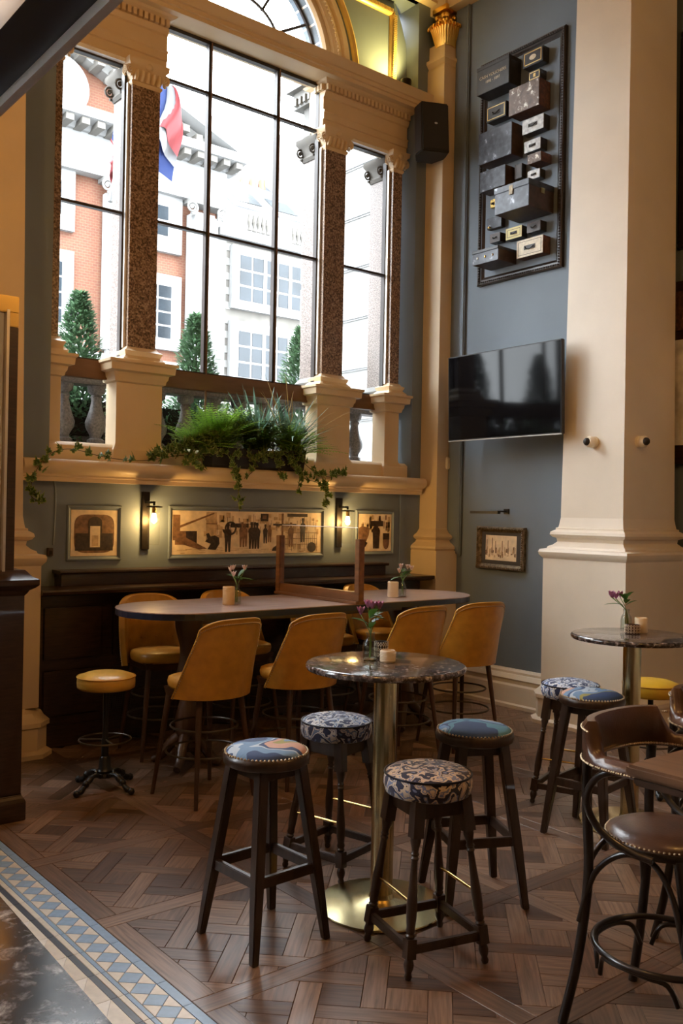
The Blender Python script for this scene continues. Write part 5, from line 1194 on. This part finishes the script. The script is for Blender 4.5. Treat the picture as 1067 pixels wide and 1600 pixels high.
# balustrade outside
t = thing('balustrade', 'weathered stone balustrade outside behind the lower panes', 'balustrade', (0,7.12,2.2))
MB().box((2.3,-.10,.50),(6.4,.10,.60)).build('handrail', 'outdoor_granite', t, bevel=.01); MB().box((2.3,-.12,-.25),(6.4,.12,.03)).build('plinth', 'outdoor_granite', t, bevel=.01)
for i in range(13):
    x = 2.62+i*.275
    MB().lathe([(.07,.03),(.07,.06),(.045,.075),(.05,.10),(.085,.16),(.09,.20),(.055,.30),(.04,.38),(.05,.41),(.04,.425),(.07,.45),(.075,.50)], 14, c=(x,0,0)).build('baluster', 'outdoor_granite', t, smooth=45)
o = MB().box((2.2,6.9,-.8),(6.6,7.9,1.9)).build('terrace', 'stone_pale'); tag(o, kind='structure')
def bay(label, x, y, z0, z1, R, seed):
    rd = random.Random(seed); t = thing('bay_tree', label, 'tree', (x,y,1.9), 0, 'clipped bay trees outside')
    MB().lathe([(.14,0),(.17,.02),(.20,.36),(.21,.40),(.18,.40),(.17,.36),(.01,.35)], 20).build('pot', 'outdoor_granite', t, smooth=40)
    MB().tube([(0,0,.35),(0,0,z1-1.9-.1)], [.02,.006], 8).build('trunk', 'bark', t)
    b = MB(); H = z1-z0
    for k in range(3600):
        q = rd.random()**1.25; z = z0-1.9+H*q; rr = R*(1-q)**.62*rd.uniform(.40,1.12)+.012; a = rd.uniform(0,2*PI)
        c, s = math.cos(a), math.sin(a); leafblade(b, (rr*c,rr*s,z), (c+rd.uniform(-.5,.5),s+rd.uniform(-.5,.5),rd.uniform(.2,1.5)), rd.uniform(.05,.085), .0145, .2, 0, 2)
    tag(b.build('foliage', 'bay_leaf', t, smooth=60), kind='stuff')
bay('clipped conical bay tree outside the left window', 3.17, 7.50, 2.45, 3.52, .245, 1)
bay('clipped conical bay tree outside behind the middle window, left of the slender mullion', 4.31, 7.50, 2.45, 3.50, .25, 2)
bay('clipped bay tree outside, partly hidden by the right granite pilaster', 5.53, 7.50, 2.45, 3.55, .30, 3)
t = thing('box_hedge', 'dark clipped hedge outside behind the stone balusters', 'hedge', (3.75,7.38,1.9))
rd = random.Random(77); b = MB()
for k in range(7000):
    x, y, z = rd.uniform(-1.25,1.15), rd.uniform(-.10,.12), rd.uniform(.05,.80)
    leafblade(b, (x,y,z), (rd.uniform(-1,1),rd.uniform(-1.2,.4),rd.uniform(-.2,1)), rd.uniform(.035,.065), .012, .2, 0, 2)
tag(b.build('foliage', 'bay_leaf', t, smooth=60), kind='stuff')
MB().box((-1.22,-.06,0),(1.12,.08,.70)).build('trough', 'soil', t)
# flag on a pole
t = thing('flag', 'union flag hanging on a pole outside the left windows', 'flag', (0,9.0,0))
MB().tube([(4.62,0,7.4),(4.12,0,4.9)], .03, 8).build('pole', 'stone_white', t)
def cloth(name, m, c0, c1, off=0):
    vs = []; n, k = 10, 8
    for j in range(k+1):
        for i in range(n+1):
            u, v = i/n, j/k; x = c0[0]+(c1[0]-c0[0])*u+.06*math.sin(v*4); z = c0[1]+(c1[1]-c0[1])*v-.28*u*u; vs.append((x,off+.05*math.sin(u*7+v*3),z))
    MB().add(vs, [(j*(n+1)+i,j*(n+1)+i+1,(j+1)*(n+1)+i+1,(j+1)*(n+1)+i) for j in range(k) for i in range(n)]).build(name, m, t, smooth=60)
cloth('blue_field', 'flag_blue', (4.17,6.55), (4.86,5.55)); cloth('white_band', 'flag_white', (4.60,6.40), (4.88,5.70), -.02); cloth('red_band', 'flag_red', (4.68,6.37), (4.90,5.82), -.04)
cloth('white_corner', 'flag_white', (4.13,5.62), (4.22,5.42), -.02); cloth('red_corner', 'flag_red', (4.10,5.55), (4.19,5.28), -.03)
# brick building with pediment
FY = 20.0
t = thing('brick_building', 'red brick building with white columns and pediment across the street', 'building', (0,FY,0))
MB().box((-8,0,-.8),(12.0,1,9.3)).build('wall', 'red_brick', t)
MB().box((-8,-.15,-.8),(12.0,0,4.9)).build('ground_floor', 'stone_white', t); MB().box((-8,-.25,4.9),(12.1,0,5.25)).build('string_course', 'stone_white', t)
for x0_, x1_ in ((11.1,11.9),(8.92,9.46),(6.7,7.25),(4.5,5.05)):
    MB().box((x0_,-.35,5.25),(x1_,.0,9.0)).build('column', 'stone_white', t, bevel=.1)
    b = MB().box((x0_-.08,-.42,9.15),(x1_+.08,0,9.3)); volute(b, (x0_-.02,-.4,9.03), .16); volute(b, (x1_+.02,-.4,9.03), .16); b.build('ionic_capital', 'stone_pale', t, smooth=50)
MB().box((-8,-.3,9.25),(12.1,.5,10.12)).build('entablature', 'stone_white', t)
MB().extrude([(0,10.12),(-.4,10.12),(-.5,10.22),(-.85,10.26),(-.9,10.45),(0,10.52)], 'X', -8, 12.35).build('cornice', 'stone_white', t)
for i in range(22): MB().box((4.5+i*.36,-.8,10.10),(4.68+i*.36,-.3,10.24)).build('modillion', 'stone_grey', t)
AX = 5.6; sl = .40
MB().add([(AX,.0,10.5+(12.3-AX)*sl-.3),(12.2,.0,10.5),(-1,0,10.5)], [(0,1,2)]).build('tympanum', 'red_brick', t)
for s in (1, -1):
    ex = AX+s*(12.45-AX)
    MB().beam((AX,-.35,10.55+(12.45-AX)*sl),(ex,-.35,10.55), .9, .34).build('raking_cornice', 'stone_white', t)
    MB().beam((AX,-.12,10.2+(12.45-AX)*sl),(ex-s*.8,-.12,10.55), .5, .22).build('raking_mould', 'stone_pale', t)
for i in range(18):
    x = 6+i*.36; MB().box((x,-.62,10.28+(12.45-x)*sl-.28),(x+.17,-.1,10.28+(12.45-x)*sl-.12)).build('modillion', 'stone_grey', t)
M = Matrix.Translation((7.85,-.1,11.1)) @ Matrix.Rotation(PI/2, 4, 'X'); b = MB(); b.M = M; b.lathe([(.66,-.05),(.68,.06),(.62,.14),(.52,.12),(.50,.05),(.01,.05)], 32); b.build('round_window', 'stone_white', t, smooth=40)
def sash(x0_, x1_, z0_, z1_, par=None, nx=2, nz=4, bar=.05, wd=.14, y=0, glassm='glass_dark'):
    wn = MB().box((x0_-wd,y-.14,z0_-wd),(x1_+wd,y,z1_+wd)).build('window', 'stone_white', par)
    for i in range(nx):
        for j in range(nz):
            a, c = x0_+(x1_-x0_)*i/nx, x0_+(x1_-x0_)*(i+1)/nx; e, f_ = z0_+(z1_-z0_)*j/nz, z0_+(z1_-z0_)*(j+1)/nz
            MB().box((a+bar/2,y-.155,e+bar/2),(c-bar/2,y-.13,f_-bar/2)).build('pane', glassm, wn)
sash(9.95,10.72,5.80,7.10,t,2,4,.05,.25); sash(9.95,10.60,8.25,9.0,t,1,2,.05,.36); sash(7.2,8.0,5.8,7.2,t,2,4,.05,.25); sash(7.2,7.95,8.2,9.0,t,1,2,.05,.3)
# grey stone building with roof
t = thing('stone_building', 'pale stone building with slate roof and large sash windows across the street', 'building', (0,FY,0))
MB().box((12.05,-.02,-.8),(15.9,1,9.0)).build('wall', 'stone_grey', t)
for i in range(24):
    z = 4.6+i*.185; MB().box((12.0,-.04,z),(12.28 if i % 2 else 12.42,.0,z+.182)).build('quoin', 'stone_pale', t)
sash(12.6,15.0,7.05,8.25,t,6,3,.06,.20,-.02); sash(12.6,15.0,5.10,6.32,t,6,3,.06,.22,-.02)
for z in (7.05, 5.10):
    for x in (13.38,14.18): MB().box((x-.05,-.19,z),(x+.05,-.15,z+1.22)).build('window_post', 'stone_white', t)
MB().box((12.0,-.2,8.62),(15.9,.3,8.8)).build('cornice', 'stone_white', t); MB().box((12.0,-.05,8.8),(15.9,.3,9.45)).build('parapet', 'stone_white', t)
for i in range(5): MB().lathe([(.06,8.92),(.03,9.0),(.07,9.15),(.03,9.35)], 8, c=(12.95+i*.14,-.06,0)).build('baluster', 'stone_grey', t); MB().lathe([(.06,8.85),(.03,8.95),(.07,9.1),(.03,9.3)], 8, c=(14.35+i*.14,-.06,0)).build('baluster', 'stone_grey', t)
MB().add([(12.0,.3,9.45),(15.9,.3,9.45),(15.9,2.6,11.3),(12.6,2.6,11.3)], [(0,1,2,3)]).build('roof', 'slate', t)
for x in (12.95,14.15):
    sk = MB().add([(x,.62,9.85),(x+1.0,.62,9.85),(x+1.0,1.35,10.44),(x,1.35,10.44),(x,.72,9.75),(x+1.0,.72,9.75),(x+1.0,1.45,10.34),(x,1.45,10.34)], [(0,1,2,3),(0,4,5,1),(1,5,6,2),(2,6,7,3),(3,7,4,0)]).build('skylight', 'stone_white', t)
    MB().add([(x+.1,.66,9.91),(x+.9,.66,9.91),(x+.9,1.28,10.41),(x+.1,1.28,10.41)], [(0,1,2,3)]).build('pane', 'glass_dark', sk)
MB().box((15.2,1.8,10.2),(16.6,3.0,12.6)).build('chimney', 'stone_pale', t); 
for i in range(3): MB().lathe([(.13,10.9),(.10,11.35+.15*(i % 2))], 10, c=(14.3+i*.32,2.4,0)).build('chimney_pot', 'chimney_pot', t)
MB().box((14.0,2.1,10.4),(15.2,2.7,10.95)).build('chimney_stack', 'stone_pale', t)
MB().tube([(13.6,-3.5,8.0),(15.2,-4.6,8.7)], .07, 8).build('lamp_arm', 'slate', t)
# white rusticated flank seen through the right window
t = thing('white_building', 'white rusticated corner building seen through the right window', 'building', (10.6,0,0))
for i in range(12):
    z = .6+i*.92; MB().box((0,9.2,z),(3,14.5,z+.86)).build('stone_course', 'stone_white', t, bevel=.03)
MB().box((.05,9.25,-.8),(2.9,14.4,11.6)).build('core', 'stone_pale', t)
